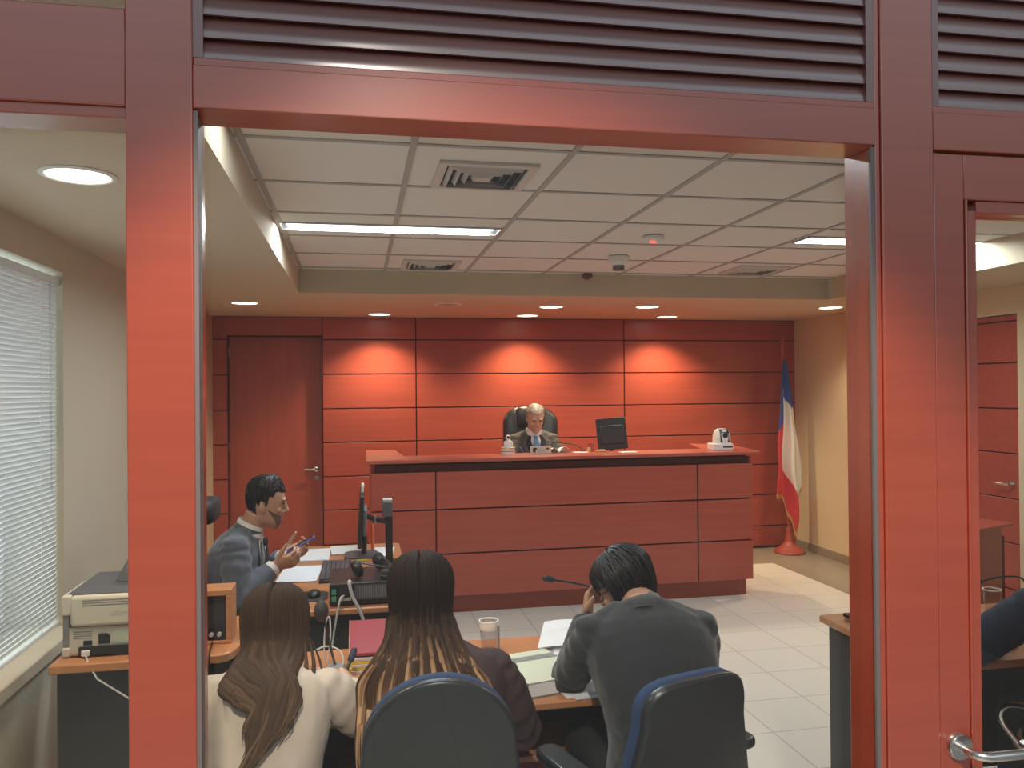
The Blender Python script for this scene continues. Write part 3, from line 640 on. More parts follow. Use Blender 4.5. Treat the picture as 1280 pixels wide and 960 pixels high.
# ================================================================ DESKS
def leg_panel(t, x0, x1, y0, y1, z1, m='blackpanel'): return B().box(x0, x1, y0, y1, 0, z1).out('side_panel', M[m], t, bevel=.002)
DT = .74
t = thing('front_table', 'long beech topped table where the three people sit with their backs turned', 'table', (.42, 2.83, 0))
B().prism(rrect(-.345, 1.24, 2.49, 3.17, .03), DT - .028, DT).out('tabletop', M['beech'], t, bevel=.006)
leg_panel(t, -.325, -.30, 2.54, 3.12, DT - .028); leg_panel(t, 1.17, 1.195, 2.54, 3.12, DT - .028)
B().box(-.30, 1.17, 2.98, 3.0, .28, DT - .028).out('modesty_panel', M['blackpanel'], t)
B().box(-.30, 1.17, 2.70, 2.97, .455, .475).out('shelf', M['beech'], t, bevel=.003)
t = thing('second_table', 'beech topped table with black end panel right of the tiled aisle', 'table', (2.8, 2.85, 0))
B().prism(rrect(1.965, 3.75, 2.51, 3.19, .02), DT - .028, DT).out('tabletop', M['beech'], t, bevel=.006)
leg_panel(t, 2.0, 2.025, 2.53, 3.16, DT - .028); leg_panel(t, 3.69, 3.715, 2.53, 3.16, DT - .028)
B().box(2.025, 3.69, 3.0, 3.02, .1, DT - .028).out('modesty_panel', M['blackpanel'], t)
t = thing('clerk_desk', "clerk's beech topped desk with black front panel, beside the suited man with the phone", 'desk', (-.1, 4.5, 0))
B().prism(rrect(-.44, .26, 3.745, 5.30, .03), DT - .028, DT).out('tabletop', M['beech'], t, bevel=.006)
B().box(-.40, .22, 3.80, 3.82, .02, DT - .028).out('front_panel', M['blackpanel'], t); leg_panel(t, .19, .215, 3.83, 5.25, DT - .028); leg_panel(t, -.2, .18, 5.2, 5.225, DT - .028)
t = thing('printer_desk', 'beech topped side desk with black front carrying the printer, under the window', 'desk', (-.8, 3.45, 0))
B().prism([(-1.118, 3.20), (-.53, 3.20), (-.498, 3.212), (-.480, 3.24), (-.455, 3.35), (-.45, 3.74), (-1.118, 3.74)], DT - .034, DT).out('tabletop', M['beech'], t, bevel=.006)
B().box(-1.10, -.56, 3.235, 3.255, .02, DT - .034).out('front_panel', M['blackpanel'], t); leg_panel(t, -1.10, -1.08, 3.26, 3.72, DT - .034); leg_panel(t, -.58, -.56, 3.26, 3.72, DT - .034)
t = thing('witness_stand', 'low red wooden stand with flat top, far right seen through the glass door', 'stand', (4.0, 4.75, 0))
B().prism([(3.70, 4.42), (4.33, 4.66), (4.20, 5.0), (3.55, 4.8)], .785, .81).out('top', M['redX'], t, bevel=.004)
B().prism([(3.74, 4.47), (4.24, 4.665), (4.12, 4.95), (3.62, 4.76)], 0, .784).out('body', M['redX'], t)
B().prism([(4.245, 4.667), (4.27, 4.677), (4.155, 4.96), (4.13, 4.95)], 0, .72).out('side_gap_panel', M['groove'], t)

# ================================================================ PRINTER AND SPEAKER
px0, px1, py0, py1 = -1.098, -.70, 3.27, 3.55
t = thing('printer', 'cream desktop printer with slate top and its ports turned to the glass', 'printer', (-.9, 3.46, DT))
B().box(px0 + .012, px1 - .012, py0 + .012, py1, DT + .004, DT + .112).out('lower_body', M['cream'], t, bevel=.010)
B().box(px0 + .03, px1, py0, py1, DT + .116, DT + .232).out('upper_body', M['cream'], t, bevel=.012)
s = B(); s.box(px0, px0 + .034, py0 + .004, py1 - .02, DT + .16, DT + .235).box(px0, px0 + .03, py0 + .004, py0 + .05, DT + .004, DT + .04).box(px0, px0 + .012, py0 + .2, py1 - .02, DT + .02, DT + .2); s.out('side_cover', M['cream'], t, bevel=.006)
B().box(px0 + .004, px0 + .025, py0 + .01, py0 + .16, DT + .04, DT + .16).out('side_recess', M['grey'], t)
s = B(); s.loft([[V((px0 + .01, py0 + .02, DT + .233)), V((px1, py0 + .02, DT + .233)), V((px1, py1, DT + .233)), V((px0 + .01, py1, DT + .233))], [V((px0 + .05, py0 + .12, DT + .262)), V((px1, py0 + .12, DT + .262)), V((px1, py1 - .02, DT + .268)), V((px0 + .06, py1 - .02, DT + .268))]]); s.out('top_cover', M['darktray'], t, bevel=.004)
s = B(); s.loft([[V((px0 + .16, py0 + .10, DT + .256)), V((px1, py0 + .10, DT + .256)), V((px1, py1 - .02, DT + .264)), V((px0 + .19, py1 - .02, DT + .264))], [V((px0 + .20, py0 + .14, DT + .345)), V((px1, py0 + .14, DT + .345)), V((px1, py1 - .04, DT + .35)), V((px0 + .21, py1 - .04, DT + .35))]]); s.out('output_tray', M['darktray'], t, bevel=.005)
s = B()
for k in range(3): s.box(px0 + .075, px1 - .02, py0 - .0008, py0 + .003, DT + .213 - k * .009, DT + .216 - k * .009)
s.out('vent_slots', M['grey'], t)
s = B()
for k in range(4): s.box(px0 + .04, px0 + .105, py0 + .0112, py0 + .014, DT + .070 + k * .008, DT + .073 + k * .008)
s.out('lower_vent', M['grey'], t)
B().box(px0 + .075, px0 + .105, py0 + .009, py0 + .02, DT + .045, DT + .062).out('port', M['black'], t)
B().prism([(px0 + .128, DT + .048), (px0 + .168, DT + .048), (px0 + .168, DT + .078), (px0 + .158, DT + .086), (px0 + .128, DT + .086)], py0 + .008, py0 + .02, 'XZ').out('power_socket', M['black'], t)
B().box(px0 + .175, px0 + .33, py0 + .0105, py0 + .0118, DT + .046, DT + .096).out('rating_label', mat('pale_green_label', (.48, .55, .42), .5), t)
B().box(px0 + .06, px1 - .03, py0 + .002, py0 + .0115, DT + .008, DT + .040).out('lower_slot', M['black'], t)
s = B(); s.box(px0 + .07, px0 + .10, py0 - .005, py0 + .01, DT + .006, DT + .028); s.out('white_plug', M['white'], t, bevel=.003)
s = B(); s.box(px0 + .30, px0 + .325, py0 - .004, py0 + .006, DT + .012, DT + .03); s.out('white_plug', M['white'], t, bevel=.003)
tx = bpy.data.curves.new('logo', 'FONT'); tx.body = 'LEXMARK'; tx.size = .026; tx.extrude = .0006; tx.align_x = 'CENTER'
q = bpy.data.objects.new('lettering_source', tx); C.objects.link(q); dg = bpy.context.evaluated_depsgraph_get(); dg.update()
to = bpy.data.objects.new('embossed_lettering', bpy.data.meshes.new_from_object(q.evaluated_get(dg))); bpy.data.objects.remove(q); C.objects.link(to); to.parent = t
to.location = V((px0 + .225, py0 - .0006, DT + .155)) - V((-.9, 3.46, DT)); to.rotation_euler = (PI / 2, 0, 0)
to.data.materials.clear(); to.data.materials.append(mat('embossed_cream', (.55, .51, .42), .5))
cb = B().tube([(px0 + .085, py0 - .008, DT + .018), (px0 + .11, py0 - .05, DT - .004), (-.95, 3.19, DT - .055), (-.80, 3.18, DT - .16), (-.66, 3.19, DT - .27)], .0035, 7, True)
tag(cb.out('cable', M['lightgrey']), 'thin grey cable running down from the printer across the black desk front', 'cable')
s = B(); s.tube([(-1.14, 3.22, 0.004), (-1.135, 3.21, .10), (-1.125, 3.215, .16), (-1.12, 3.23, .06), (-1.12, 3.23, .004)], .006, 7)
t = thing('loudspeaker', 'small wooden cased loudspeaker with black front and two knobs at the post', 'speaker', (-.57, 3.40, DT))
s = B(); X0, X1, Z0, Z1, Yf, Yb = -.645, -.497, DT + .001, DT + .212, 3.335, 3.46
s.box(X0, X1, Yf, Yb, Z1 - .022, Z1).box(X0, X1, Yf, Yb, Z0, Z0 + .012).box(X0, X0 + .016, Yf, Yb, Z0 + .012, Z1 - .022).box(X1 - .022, X1, Yf, Yb, Z0 + .012, Z1 - .022).box(X0 + .016, X1 - .022, Yb - .01, Yb, Z0 + .012, Z1 - .022)
s.out('wooden_case', M['beech'], t, bevel=.002)
B().box(X0 + .016, X1 - .022, Yf + .014, Yf + .022, Z0 + .062, Z1 - .022).out('grille', M['blackmatt'], t)
B().box(X0 + .016, X1 - .022, Yf + .010, Yf + .022, Z0 + .012, Z0 + .0615).out('control_panel', M['black'], t)
for x in (-.575, -.545): B().lathe([(0, 0), (.009, 0), (.008, .012), (0, .013)], (x, Yf + .010, Z0 + .036), rot=Matrix.Rotation(PI / 2, 3, 'X')).out('knob', M['lightgrey'], t)
tag(B().tube([(-.57, 3.33, DT + .012), (-.565, 3.25, DT + .006), (-.560, 3.205, DT + .004), (-.558, 3.19, DT - .03), (-.560, 3.192, DT - .2)], .003, 7).out('cable', M['black']), 'thin black cable hanging from the wooden loudspeaker over the desk edge', 'cable')

# ================================================================ CLERK'S DESK THINGS
t = thing('computer_monitor', 'thin black monitor seen edge on, facing the man with the phone', 'monitor', (.0, 4.92, DT))
rt = Matrix.Rotation(R(3.5), 3, 'Y')
def rel(b, c, rot): b.v = [tuple(rot @ V(p) + V(c)) for p in b.v]; return b
rel(B().box(-.018, .006, -.235, .235, -.15, .15), (.018, 4.93, .975), rt).out('screen', M['black'], t, bevel=.004)
rel(B().box(.0065, .03, -.12, .12, -.10, .06), (.018, 4.93, .975), rt).out('back_cover', M['grey'], t, bevel=.008)
rel(B().box(-.012, .004, -.06, .06, .1505, .20), (.018, 4.93, .975), rt).out('top_edge_glint', M['cream'], t, bevel=.004)  # cream block in place of a reflection on the screen's top edge
B().tube([(.03, 4.93, .752), (.035, 4.93, .86)], .016, 10).out('stand_neck', M['black'], t)
B().prism(rrect(-.085, .115, 4.83, 5.03, .05), DT, DT + .014).out('stand_foot', M['darktray'], t, bevel=.004)
t = thing('monitor_arm', 'tall black stand column with a jointed arm reaching to the edge-on monitor', 'monitor arm', (.166, 4.68, DT))
B().prism(rrect(.13, .225, 4.60, 4.76, .02), DT, DT + .012).out('base_plate', M['black'], t)
B().box(.150, .192, 4.655, 4.70, DT + .012, 1.01).out('column', M['black'], t, bevel=.004)
B().box(.135, .192, 4.64, 4.715, 1.012, 1.10).out('head_block', M['darktray'], t, bevel=.006)
B().box(.137, .190, 4.642, 4.713, 1.10, 1.113).out('pale_cap', M['lightgrey'], t, bevel=.003)
s = B(); s.tube([(.149, 4.68, .985), (.10, 4.74, .987), (.058, 4.86, .985)], .017, 12, True); s.out('arm', M['black'], t)
B().tube([(.100, 4.74, .965), (.100, 4.74, 1.01)], .021, 14).out('joint', M['steel'], t)
t = thing('keyboard', "black keyboard lying across the clerk's desk beside the loose sheets", 'keyboard', (-.12, 4.5, DT))
B().box(-.205, -.045, 4.26, 4.74, DT + .001, DT + .016).out('keyboard_base', M['black'], t, bevel=.003)
s = B()
for i in range(6):
    for j in range(18): s.box(-.198 + i * .0245, -.178 + i * .0245, 4.27 + j * .026, 4.291 + j * .026, DT + .0162, DT + .024)
s.out('keys', M['darktray'], t, smooth=False)
t = thing('desktop_computer', "black desktop computer lying flat at the near end of the clerk's desk, ports facing out", 'computer', (.0, 3.95, DT))
cx0, cx1, cy0, cy1, cz0, cz1 = -.135, .165, 3.79, 4.13, DT + .006, DT + .105
B().box(cx0, cx1, cy0, cy1, cz0, cz1).out('case', M['black'], t, bevel=.003)
s = B()
for k in range(14): s.box(cx0 + .125 + k * .0105, cx0 + .131 + k * .0105, cy0 - .0015, cy0 + .002, cz0 + .03, cz0 + .082)
s.out('vent_slots', M['grey'], t)
s = B(); s.box(cx0 + .112, cx0 + .28, cy0 - .001, cy0 + .001, cz0 + .022, cz0 + .09); s.out('vent_plate', M['darktray'], t)
B().box(cx0 + .010, cx0 + .03, cy0 - .002, cy0 + .002, cz0 + .05, cz0 + .075).out('audio_port', mat('teal_socket', (.05, .30, .26), .5), t)
B().box(cx0 + .010, cx0 + .03, cy0 - .002, cy0 + .002, cz0 + .018, cz0 + .042).out('audio_port', mat('green_socket', (.12, .32, .20), .5), t)
B().box(cx0 + .045, cx0 + .098, cy0 - .002, cy0 + .002, cz0 + .02, cz0 + .034).out('display_port', M['lightgrey'], t)
B().box(cx0 + .045, cx0 + .098, cy0 - .002, cy0 + .002, cz0 + .048, cz0 + .085).out('power_socket', M['blackmatt'], t)
for x in (cx0 + .02, cx1 - .02): B().cyl((x, cy0 + .03, DT + .0005), (x, cy0 + .03, cz0), .012).out('rubber_foot', M['blackmatt'], t)
t = thing('headphones', 'black over-ear headphones lying on top of the flat computer', 'headphones', (.05, 3.95, cz1))
hz = cz1 + .002
for (x, y, a) in ((-.012, 3.885, 20), (.095, 4.05, -30)):
    rr = Matrix.Rotation(R(a), 3, 'Z') @ Matrix.Rotation(R(70), 3, 'Y')
    B().lathe([(0, -.012), (.036, -.012), (.042, 0), (.040, .014), (.024, .024), (0, .026)], (x, y, hz + .042), 26, rot=rr).out('ear_cup', M['black'], t)
s = B(); s.tube([(-.012 + .005, 3.89, hz + .075), (.04, 3.87, hz + .068), (.11, 3.87, hz + .05), (.15, 3.92, hz + .035), (.15, 3.99, hz + .04), (.11, 4.05, hz + .06)], [(.011, .005)] * 6, 10, True); s.out('headband', M['black'], t)
t = thing('webcam_base', 'short black cylinder standing on the flat computer beside the headphones', 'desk device', (.12, 3.86, cz1))
B().lathe([(0, 0), (.024, 0), (.026, .006), (.026, .034), (.022, .04), (0, .04)], (.125, 3.845, cz1 + .001)).out('body', M['blackmatt'], t)
B().lathe([(.0265, .016), (.0275, .018), (.0265, .021)], (.125, 3.845, cz1 + .001)).out('ring', M['grey'], t)
t = thing('computer_mouse', 'black computer mouse on a dark pad near the light-haired woman', 'mouse', (-.21, 4.0, DT))
B().prism(rrect(-.30, -.15, 3.90, 4.10, .05), DT + .0005, DT + .004).out('mouse_pad', M['blackmatt'], t)
s = B(); s.ell((-.215, 4.0, DT + .014), (.032, .056, .022)); s.out('mouse_body', M['black'], t)
def cable(pts, r, m, label, nm='cable'): return tag(B().tube(pts, r, 8, True).out(nm, M[m]), label, 'cable')
def smooth(pts, n=5):
    P = [V(p) for p in pts]; out = []
    for i in range(len(P) - 1):
        p0, p1, p2, p3 = P[max(i - 1, 0)], P[i], P[i + 1], P[min(i + 2, len(P) - 1)]
        for k in range(n):
            t = k / n; out.append(.5 * ((2 * p1) + (p2 - p0) * t + (2 * p0 - 5 * p1 + 4 * p2 - p3) * t * t + (3 * p1 - p0 - 3 * p2 + p3) * t ** 3))
    return out + [P[-1]]
cable(smooth([(-.035, 3.80, cz1 - .002), (-.045, 3.74, cz1 + .018), (-.03, 3.725, DT + .06), (.0, 3.72, DT + .0), (.03, 3.73, DT - .09), (.045, 3.74, DT - .13)]), .0075, 'lightgrey', 'thick pale cable looping from the back of the flat computer')
cable(smooth([(-.07, 3.785, DT + .05), (-.085, 3.75, DT + .045), (-.10, 3.73, DT - .02), (-.12, 3.72, DT - .14), (-.135, 3.71, DT - .25), (-.13, 3.72, DT - .35)]), .005, 'lightgrey', 'thin pale cable hanging straight down the black desk front')
def papers(x, y, rz, w, h, n, label, nm='paper_stack', z=DT, jit=.006, m='paper'):
    t = thing(nm, label, 'paper', (x, y, z), R(rz), 'loose paper sheets on the desks' if n == 1 else None)
    for k in range(max(1, n)):
        b = B(); dx, dy = random.uniform(-jit, jit), random.uniform(-jit, jit); zz = .0006 + k * .0035
        b.box(-w / 2 + dx, w / 2 + dx, -h / 2 + dy, h / 2 + dy, zz, zz + (.003 if n > 1 else .0012)); b.out('sheet', M[m], t, local=True)
    return t
papers(-.275, 4.99, 0, .20, .34, 3, "white paper stack on the clerk's desk beyond his hands")
papers(-.06, 5.10, 4, .21, .25, 3, "white paper stack behind the edge-on monitor's foot")
papers(.15, 5.0, -6, .12, .27, 2, 'white papers between the monitor foot and the stand column')
papers(-.315, 4.50, -3, .21, .38, 2, "white sheets in front of the clerk, beside the keyboard")
t = thing('marker_pen', 'orange marker standing upright behind the edge-on monitor', 'pen', (.08, 5.0, DT))
B().tube([(.085, 5.03, DT + .013), (.085, 5.03, DT + .16)], [.010, .009], 12).out('barrel', M['orange'], t)
B().tube([(.085, 5.03, DT + .1605), (.085, 5.03, DT + .18)], [.0085, .004], 12).out('cap', M['orange'], t)
tag(B().box(-.03, .05, 4.77, 4.815, DT + .0005, DT + .003, rot=Matrix.Rotation(R(10), 3, 'Z')).out('sticky_note', M['yellow']), 'small yellow note beside the keyboard near the monitor', 'note')
t = thing('eraser', 'tiny dark block on the desk beside the yellow note', 'eraser', (-.06, 4.83, DT)); B().box(-.085, -.055, 4.79, 4.815, DT + .0005, DT + .014).out('block', M['blackmatt'], t, bevel=.003)

# ================================================================ FRONT TABLE THINGS
t = thing('gooseneck_microphone', 'black bulb headed gooseneck microphone on the front table beside the coiled wire', 'microphone', (-.12, 3.0, DT))
B().lathe([(0, 0), (.045, 0), (.046, .012), (.03, .028), (0, .03)], (-.085, 2.90, DT + .0005)).out('base', M['grey'], t)
B().tube(smooth([(-.085, 2.90, DT + .028), (-.10, 2.92, DT + .08), (-.113, 2.93, DT + .14), (-.125, 2.93, DT + .19)]), .0045, 8).out('stem', M['black'], t)
s = B(); s.ell((-.133, 2.93, DT + .215), (.026, .026, .038)); s.out('foam_head', M['blackmatt'], t)
cable(smooth([(-.17, 2.98, DT + .006), (-.165, 3.0, DT + .045), (-.12, 3.02, DT + .06), (-.07, 3.0, DT + .045), (-.06, 2.96, DT + .006), (-.10, 2.93, DT + .006), (-.15, 2.95, DT + .006)]), .0035, 'lightgrey', 'coiled pale wire loop on the front table at the bulb headed microphone')
cable(smooth([(-.115, 3.0, DT + .006), (-.105, 3.03, DT + .10), (-.11, 3.05, DT + .16), (-.125, 3.05, DT + .12), (-.13, 3.02, DT + .01)]), .003, 'lightgrey', 'narrow upright wire loop standing on the front table behind the microphone')
t = thing('document_stack', 'stack of grey and yellow tabbed files under the crimson folder', 'file stack', (.03, 3.0, DT))
for k in range(5): B().box(-.035 + k * .002, .165 - k * .002, 2.875 + k * .001, 3.17, DT + .0006 + k * .0105, DT + .0105 + k * .0105, rot=Matrix.Rotation(R((-1) ** k * 1.2), 3, 'Z')).out('file', M['yellow'] if k in (1, 3) else M['lightgrey'], t, bevel=.001)
t = thing('crimson_folder', 'glossy crimson folder lying on the tabbed file stack', 'folder', (.06, 3.05, DT + .055))
rel(B().box(-.10, .11, -.16, .16, -.006, .006), (.065, 3.045, DT + .078), Matrix.Rotation(R(5), 3, 'X')).out('cover', M['redcover'], t, bevel=.002)
rel(B().box(-.103, -.1005, -.16, .16, -.006, .0068), (.065, 3.045, DT + .078), Matrix.Rotation(R(5), 3, 'X')).out('pale_spine', mat('pale_red_spine', (.55, .30, .26), .5), t)
t = thing('plastic_cup', 'clear plastic cup with white rim behind the brown-haired woman', 'cup', (.485, 3.03, DT))
B().lathe([(0, .003), (.026, .003), (.034, .106), (.0362, .106), (.0285, 0), (0, 0)], (.487, 3.04, DT + .0005), 28).out('cup_wall', M['cupglass'], t)
B().lathe([(.034, .106), (.0385, .107), (.0385, .112), (.034, .112), (.034, .106)], (.487, 3.04, DT + .0005), 28).out('rim', M['white'], t)
B().lathe([(.0365, .078), (.0375, .08), (.0385, .106), (.0372, .106)], (.487, 3.04, DT + .0005), 28).out('white_band', M['white'], t)
B().box(.515, .523, 3.005, 3.012, DT + .003, DT + .098).out('spoon_handle', M['grey'], t)
rz = R(13)
t = thing('thick_book', 'thick pale green book with a grey picture band, lying on the front table', 'book', (.60, 2.68, DT), rz)
B().box(-.10, .095, -.135, .145, .004, .048).out('page_block', M['paper'], t, local=True)
B().box(-.105, .10, -.14, .15, .0485, .0515).out('front_cover', M['palegreen'], t, local=True, bevel=.001)
B().box(-.105, .10, -.14, .15, .0008, .0038).out('back_cover', M['grey'], t, local=True)
B().box(-.1052, .10, .055, .10, .0516, .0520).out('picture_band', mat('grey_band', (.25, .26, .25), .5, var=.5, vscale=40), t, local=True)
B().box(.02, .075, -.07, -.04, .0516, .0520).out('cover_mark', mat('pale_mark', (.62, .66, .60), .5), t, local=True)
papers(.70, 2.67, 9, .17, .30, 2, 'loose white sheets under the pale green book', 'paper_stack', jit=.012)
t = thing('open_papers', 'fanned open white papers lifting off the table under the suited man', 'paper', (.82, 2.98, DT))
for k, (dx, a, tilt) in enumerate(((0, -18, 2), (.03, -8, 1), (-.01, -26, .5))):
    P = [[V((-.11 + .22 * i / 8, -.15 + .30 * j / 6, .014 * math.sin(PI * i / 8) * (1 if k == 0 else .4) + .004)) for j in range(7)] for i in range(9)]
    b = B(); b.sheet(P, .002); rel(b, (.80 + dx, 3.02 - .03 * k, DT + .008 + .013 * (2 - k)), Matrix.Rotation(R(a), 3, 'Z') @ Matrix.Rotation(R(tilt), 3, 'X')); b.out('sheet', M['paper'], t)
papers(.76, 2.525, 4, .16, .06, 1, 'pale sheet at the near table edge under the suited man\'s elbow', 'paper_sheet')
papers(.95, 2.72, 2, .21, .29, 2, 'white sheets on the table right in front of the suited man')
t = thing('gooseneck_microphone', 'long black gooseneck microphone pointing left in front of the suited man', 'microphone', (1.05, 3.1, DT))
B().lathe([(0, 0), (.05, 0), (.05, .015), (.03, .03), (0, .032)], (1.03, 3.08, DT + .0005)).out('base', M['black'], t)
B().tube(smooth([(1.03, 3.08, DT + .03), (1.0, 3.07, DT + .15), (.93, 3.05, DT + .20), (.84, 3.02, DT + .235), (.73, 3.0, DT + .262)]), .0048, 8).out('stem', M['black'], t)
B().tube([(.735, 3.0, DT + .261), (.725, 3.0, DT + .264), (.700, 2.99, DT + .272)], [.009, .0135, .0125], 12, True).out('foam_head', M['blackmatt'], t)
t = thing('cloth_bag', 'pink cloth bag on the floor under the front table', 'bag', (.605, 2.86, 0))
s = B(); s.loft([s.ring((.605, 2.86, z), (1, 0, 0), (0, 1, 0), a, b2, 18, 3) for z, a, b2 in ((.002, .11, .07), (.06, .125, .085), (.25, .12, .075), (.36, .10, .045), (.40, .09, .02))]); s.out('bag_body', M['pink'], t)
B().tube(smooth([(.545, 2.86, .39), (.555, 2.84, .43), (.605, 2.83, .44), (.655, 2.84, .43), (.665, 2.86, .39)]), .008, 8).out('handle', M['pink'], t)
t = thing('handbag', 'dark leather handbag beside the pink bag, by the suited man\'s armrest', 'bag', (.90, 2.93, 0))
s = B(); s.loft([s.ring((.90, 2.93, z), (1, 0, 0), (0, 1, 0), a, b2, 18, 3) for z, a, b2 in ((.002, .10, .038), (.05, .115, .044), (.22, .11, .040), (.32, .09, .025))]); s.out('bag_body', M['leather'], t)
B().tube(smooth([(.84, 2.93, .31), (.86, 2.925, .39), (.90, 2.92, .41), (.94, 2.925, .39), (.96, 2.93, .31)]), .008, 8).out('handle', M['leather'], t)
# second table
t = thing('laptop', 'closed black laptop with silver edge on the second table', 'laptop', (2.12, 3.0, DT))
B().box(2.035, 2.36, 2.88, 3.10, DT + .001, DT + .012).out('base', M['alu'], t, bevel=.003)
B().box(2.03, 2.36, 2.88, 3.105, DT + .013, DT + .028).out('lid', M['black'], t, bevel=.004)
t = thing('plastic_cup', 'clear plastic cup with pale rim on the second table, seen through the door', 'cup', (2.72, 3.05, DT))
B().lathe([(0, .003), (.026, .003), (.034, .09), (.0362, .09), (.0285, 0), (0, 0)], (2.745, 3.08, DT + .0005), 26).out('cup_wall', M['cupglass'], t)
B().lathe([(.034, .09), (.0385, .091), (.0385, .096), (.034, .096), (.034, .09)], (2.745, 3.08, DT + .0005), 26).out('rim', M['white'], t)
t = thing('gooseneck_microphone', 'thin black gooseneck microphone on the second table beyond the navy jacket', 'microphone', (2.9, 3.1, DT))
B().lathe([(0, 0), (.045, 0), (.045, .014), (.03, .026), (0, .028)], (2.95, 3.1, DT + .0005)).out('base', M['black'], t)
B().tube(smooth([(2.95, 3.1, DT + .026), (2.94, 3.1, DT + .10), (2.90, 3.1, DT + .135), (2.80, 3.1, DT + .14), (2.70, 3.1, DT + .125)]), .0045, 8, True).out('stem', M['black'], t)
B().tube([(2.705, 3.1, DT + .126), (2.68, 3.1, DT + .122)], .011, 12, True).out('foam_head', M['blackmatt'], t)

# ================================================================ CHAIRS
def outline(hw, hb, zb, zt, n_top, m=26):      # back outline: straight tapering lower sides and a superelliptic top
    zc = zt - hb; out = []
    for k in range(m + 1):
        a = PI * k / m; out.append((hw * math.copysign(abs(math.cos(a)) ** (2 / n_top), math.cos(a)), zc + hb * abs(math.sin(a)) ** (2 / n_top)))
    return out
def office_chair(label, loc, rz, hw=.195, hb=.19, zt=1.03, zb=.60, wb=.215, n_top=2.0, tilt=4, arms=False, group='office chairs at the tables', fabric='bluefab'):
    t = thing('office_chair', label, 'chair', (*loc, 0), R(rz), group)      # faces +y, back at y = 0
    o = outline(hw, hb, zb, zt, n_top); poly = o + [(-wb, zb + .05), (-wb + .05, zb), (wb - .05, zb), (wb, zb + .05)]
    cx = lambda x: .10 * (x / .25) ** 2 * .35
    zmid = (zb + zt) / 2; cen = (0, zmid)
    def slab(y0, y1, sc, sc2):
        rings = []
        for y, s2 in ((y0, sc), ((y0 * .75 + y1 * .25), sc2), ((y0 * .25 + y1 * .75), sc2), (y1, sc)):
            rings.append([V((x * s2, y + cx(x) + (zmid - z) * math.tan(R(tilt)), zmid + (z - zmid) * s2)) for x, z in poly])
        b = B()
        # inner rings give the faces a gently dished surface
        full = []
        for f in (.0, .45, .8): full.append([V((p.x * f, p.y - cx(p.x / max(s2, .01)) * (1 - f), zmid + (p.z - zmid) * f)) for p in rings[0]] if f else None)
        b.loft(rings); return b
    slab(-.022, .012, .965, 1.0).out('back_shell', M['shell'], t, local=True, ang=50, bevel=.004)
    slab(.0125, .055, .95, .995).out('back_cushion', M[fabric], t, local=True, ang=50, bevel=.004)
    B().tube([(0, -.03, zb + .12), (0, -.05, zb - .02), (0, -.02, .45), (0, .12, .41), (0, .22, .41)], [(.035, .010)] * 5, 10).out('back_bracket', M['black'], t, local=True)
    s = B(); s.prism(rrect(-.235, .235, .07, .53, .10, 7), .425, .49); s.out('seat', M[fabric], t, local=True, bevel=.02, seg=3)
    s = B(); s.prism(rrect(-.225, .225, .08, .52, .09, 7), .405, .4245); s.out('seat_pan', M['black'], t, local=True)
    s = B(); s.cyl((0, .29, .10), (0, .29, .40), .024).cyl((0, .29, .09), (0, .29, .2), .036); s.out('gas_lift', M['black'], t, local=True)
    for k in range(5):
        a = R(90 + 72 * k + 20); d = V((math.cos(a), math.sin(a), 0)); p = V((0, .29, 0))
        lg = B().tube([p + V((0, 0, .115)), p + d * .15 + V((0, 0, .10)), p + d * .30 + V((0, 0, .075))], [(.024, .02), (.021, .017), (.016, .013)], 10, True).out('leg', M['black'], t, local=True)
        n = V((-d.y, d.x, 0)); w = B(); w.cyl(p + d * .30 + V((0, 0, .0275)) - n * .02, p + d * .30 + V((0, 0, .0275)) + n * .02, .027); w.cyl(p + d * .30 + V((0, 0, .04)), p + d * .30 + V((0, 0, .07)), .008)
        MW.pop(lg.name, None); w.out('caster', M['black'], lg, local=True)
    if arms:
        for sx in (-1, 1):
            P = B(); P.tube(smooth([(sx * .20, .26, .415), (sx * .275, .26, .43), (sx * .285, .22, .56), (sx * .275, .20, .66)]), [(.018, .012)] * 16, 8); P.out('arm_post', M['black'], t, local=True)
            s = B(); s.prism([(sx * .275 + x, y) for x, y in rrect(-.04, .04, .07, .35, .038, 6)], .660, .690); s.out('armrest', M['shell'], t, local=True, bevel=.010, seg=3)
    return t
office_chair('dome backed office chair with blue edge directly behind the woman with long brown hair', (.195, 1.985), -2)
office_chair('square backed office chair with blue side and armrests behind the suited man', (.895, 2.06), 17, hw=.175, hb=.13, zt=.955, zb=.50, wb=.235, n_top=3.6, tilt=5, arms=True)
office_chair('low office chair under the woman in the cream blazer', (-.32, 2.0), 0, zt=.66, hb=.1, zb=.53, hw=.19, wb=.2)
t = office_chair('office chair under the person in the navy jacket', (2.58, 2.03), 0, zt=.80, hb=.12, zb=.52, fabric='leather')
for sx in (-1, 1): B().tube(smooth([(sx * .24, .16, .44), (sx * .30, .15, .50), (sx * .30, .16, .62), (sx * .30, .24, .635), (sx * .30, .44, .60), (sx * .295, .50, .53), (sx * .24, .46, .43)]), .0125, 10, True).out('chrome_arm', M['chrome'], t, local=True)
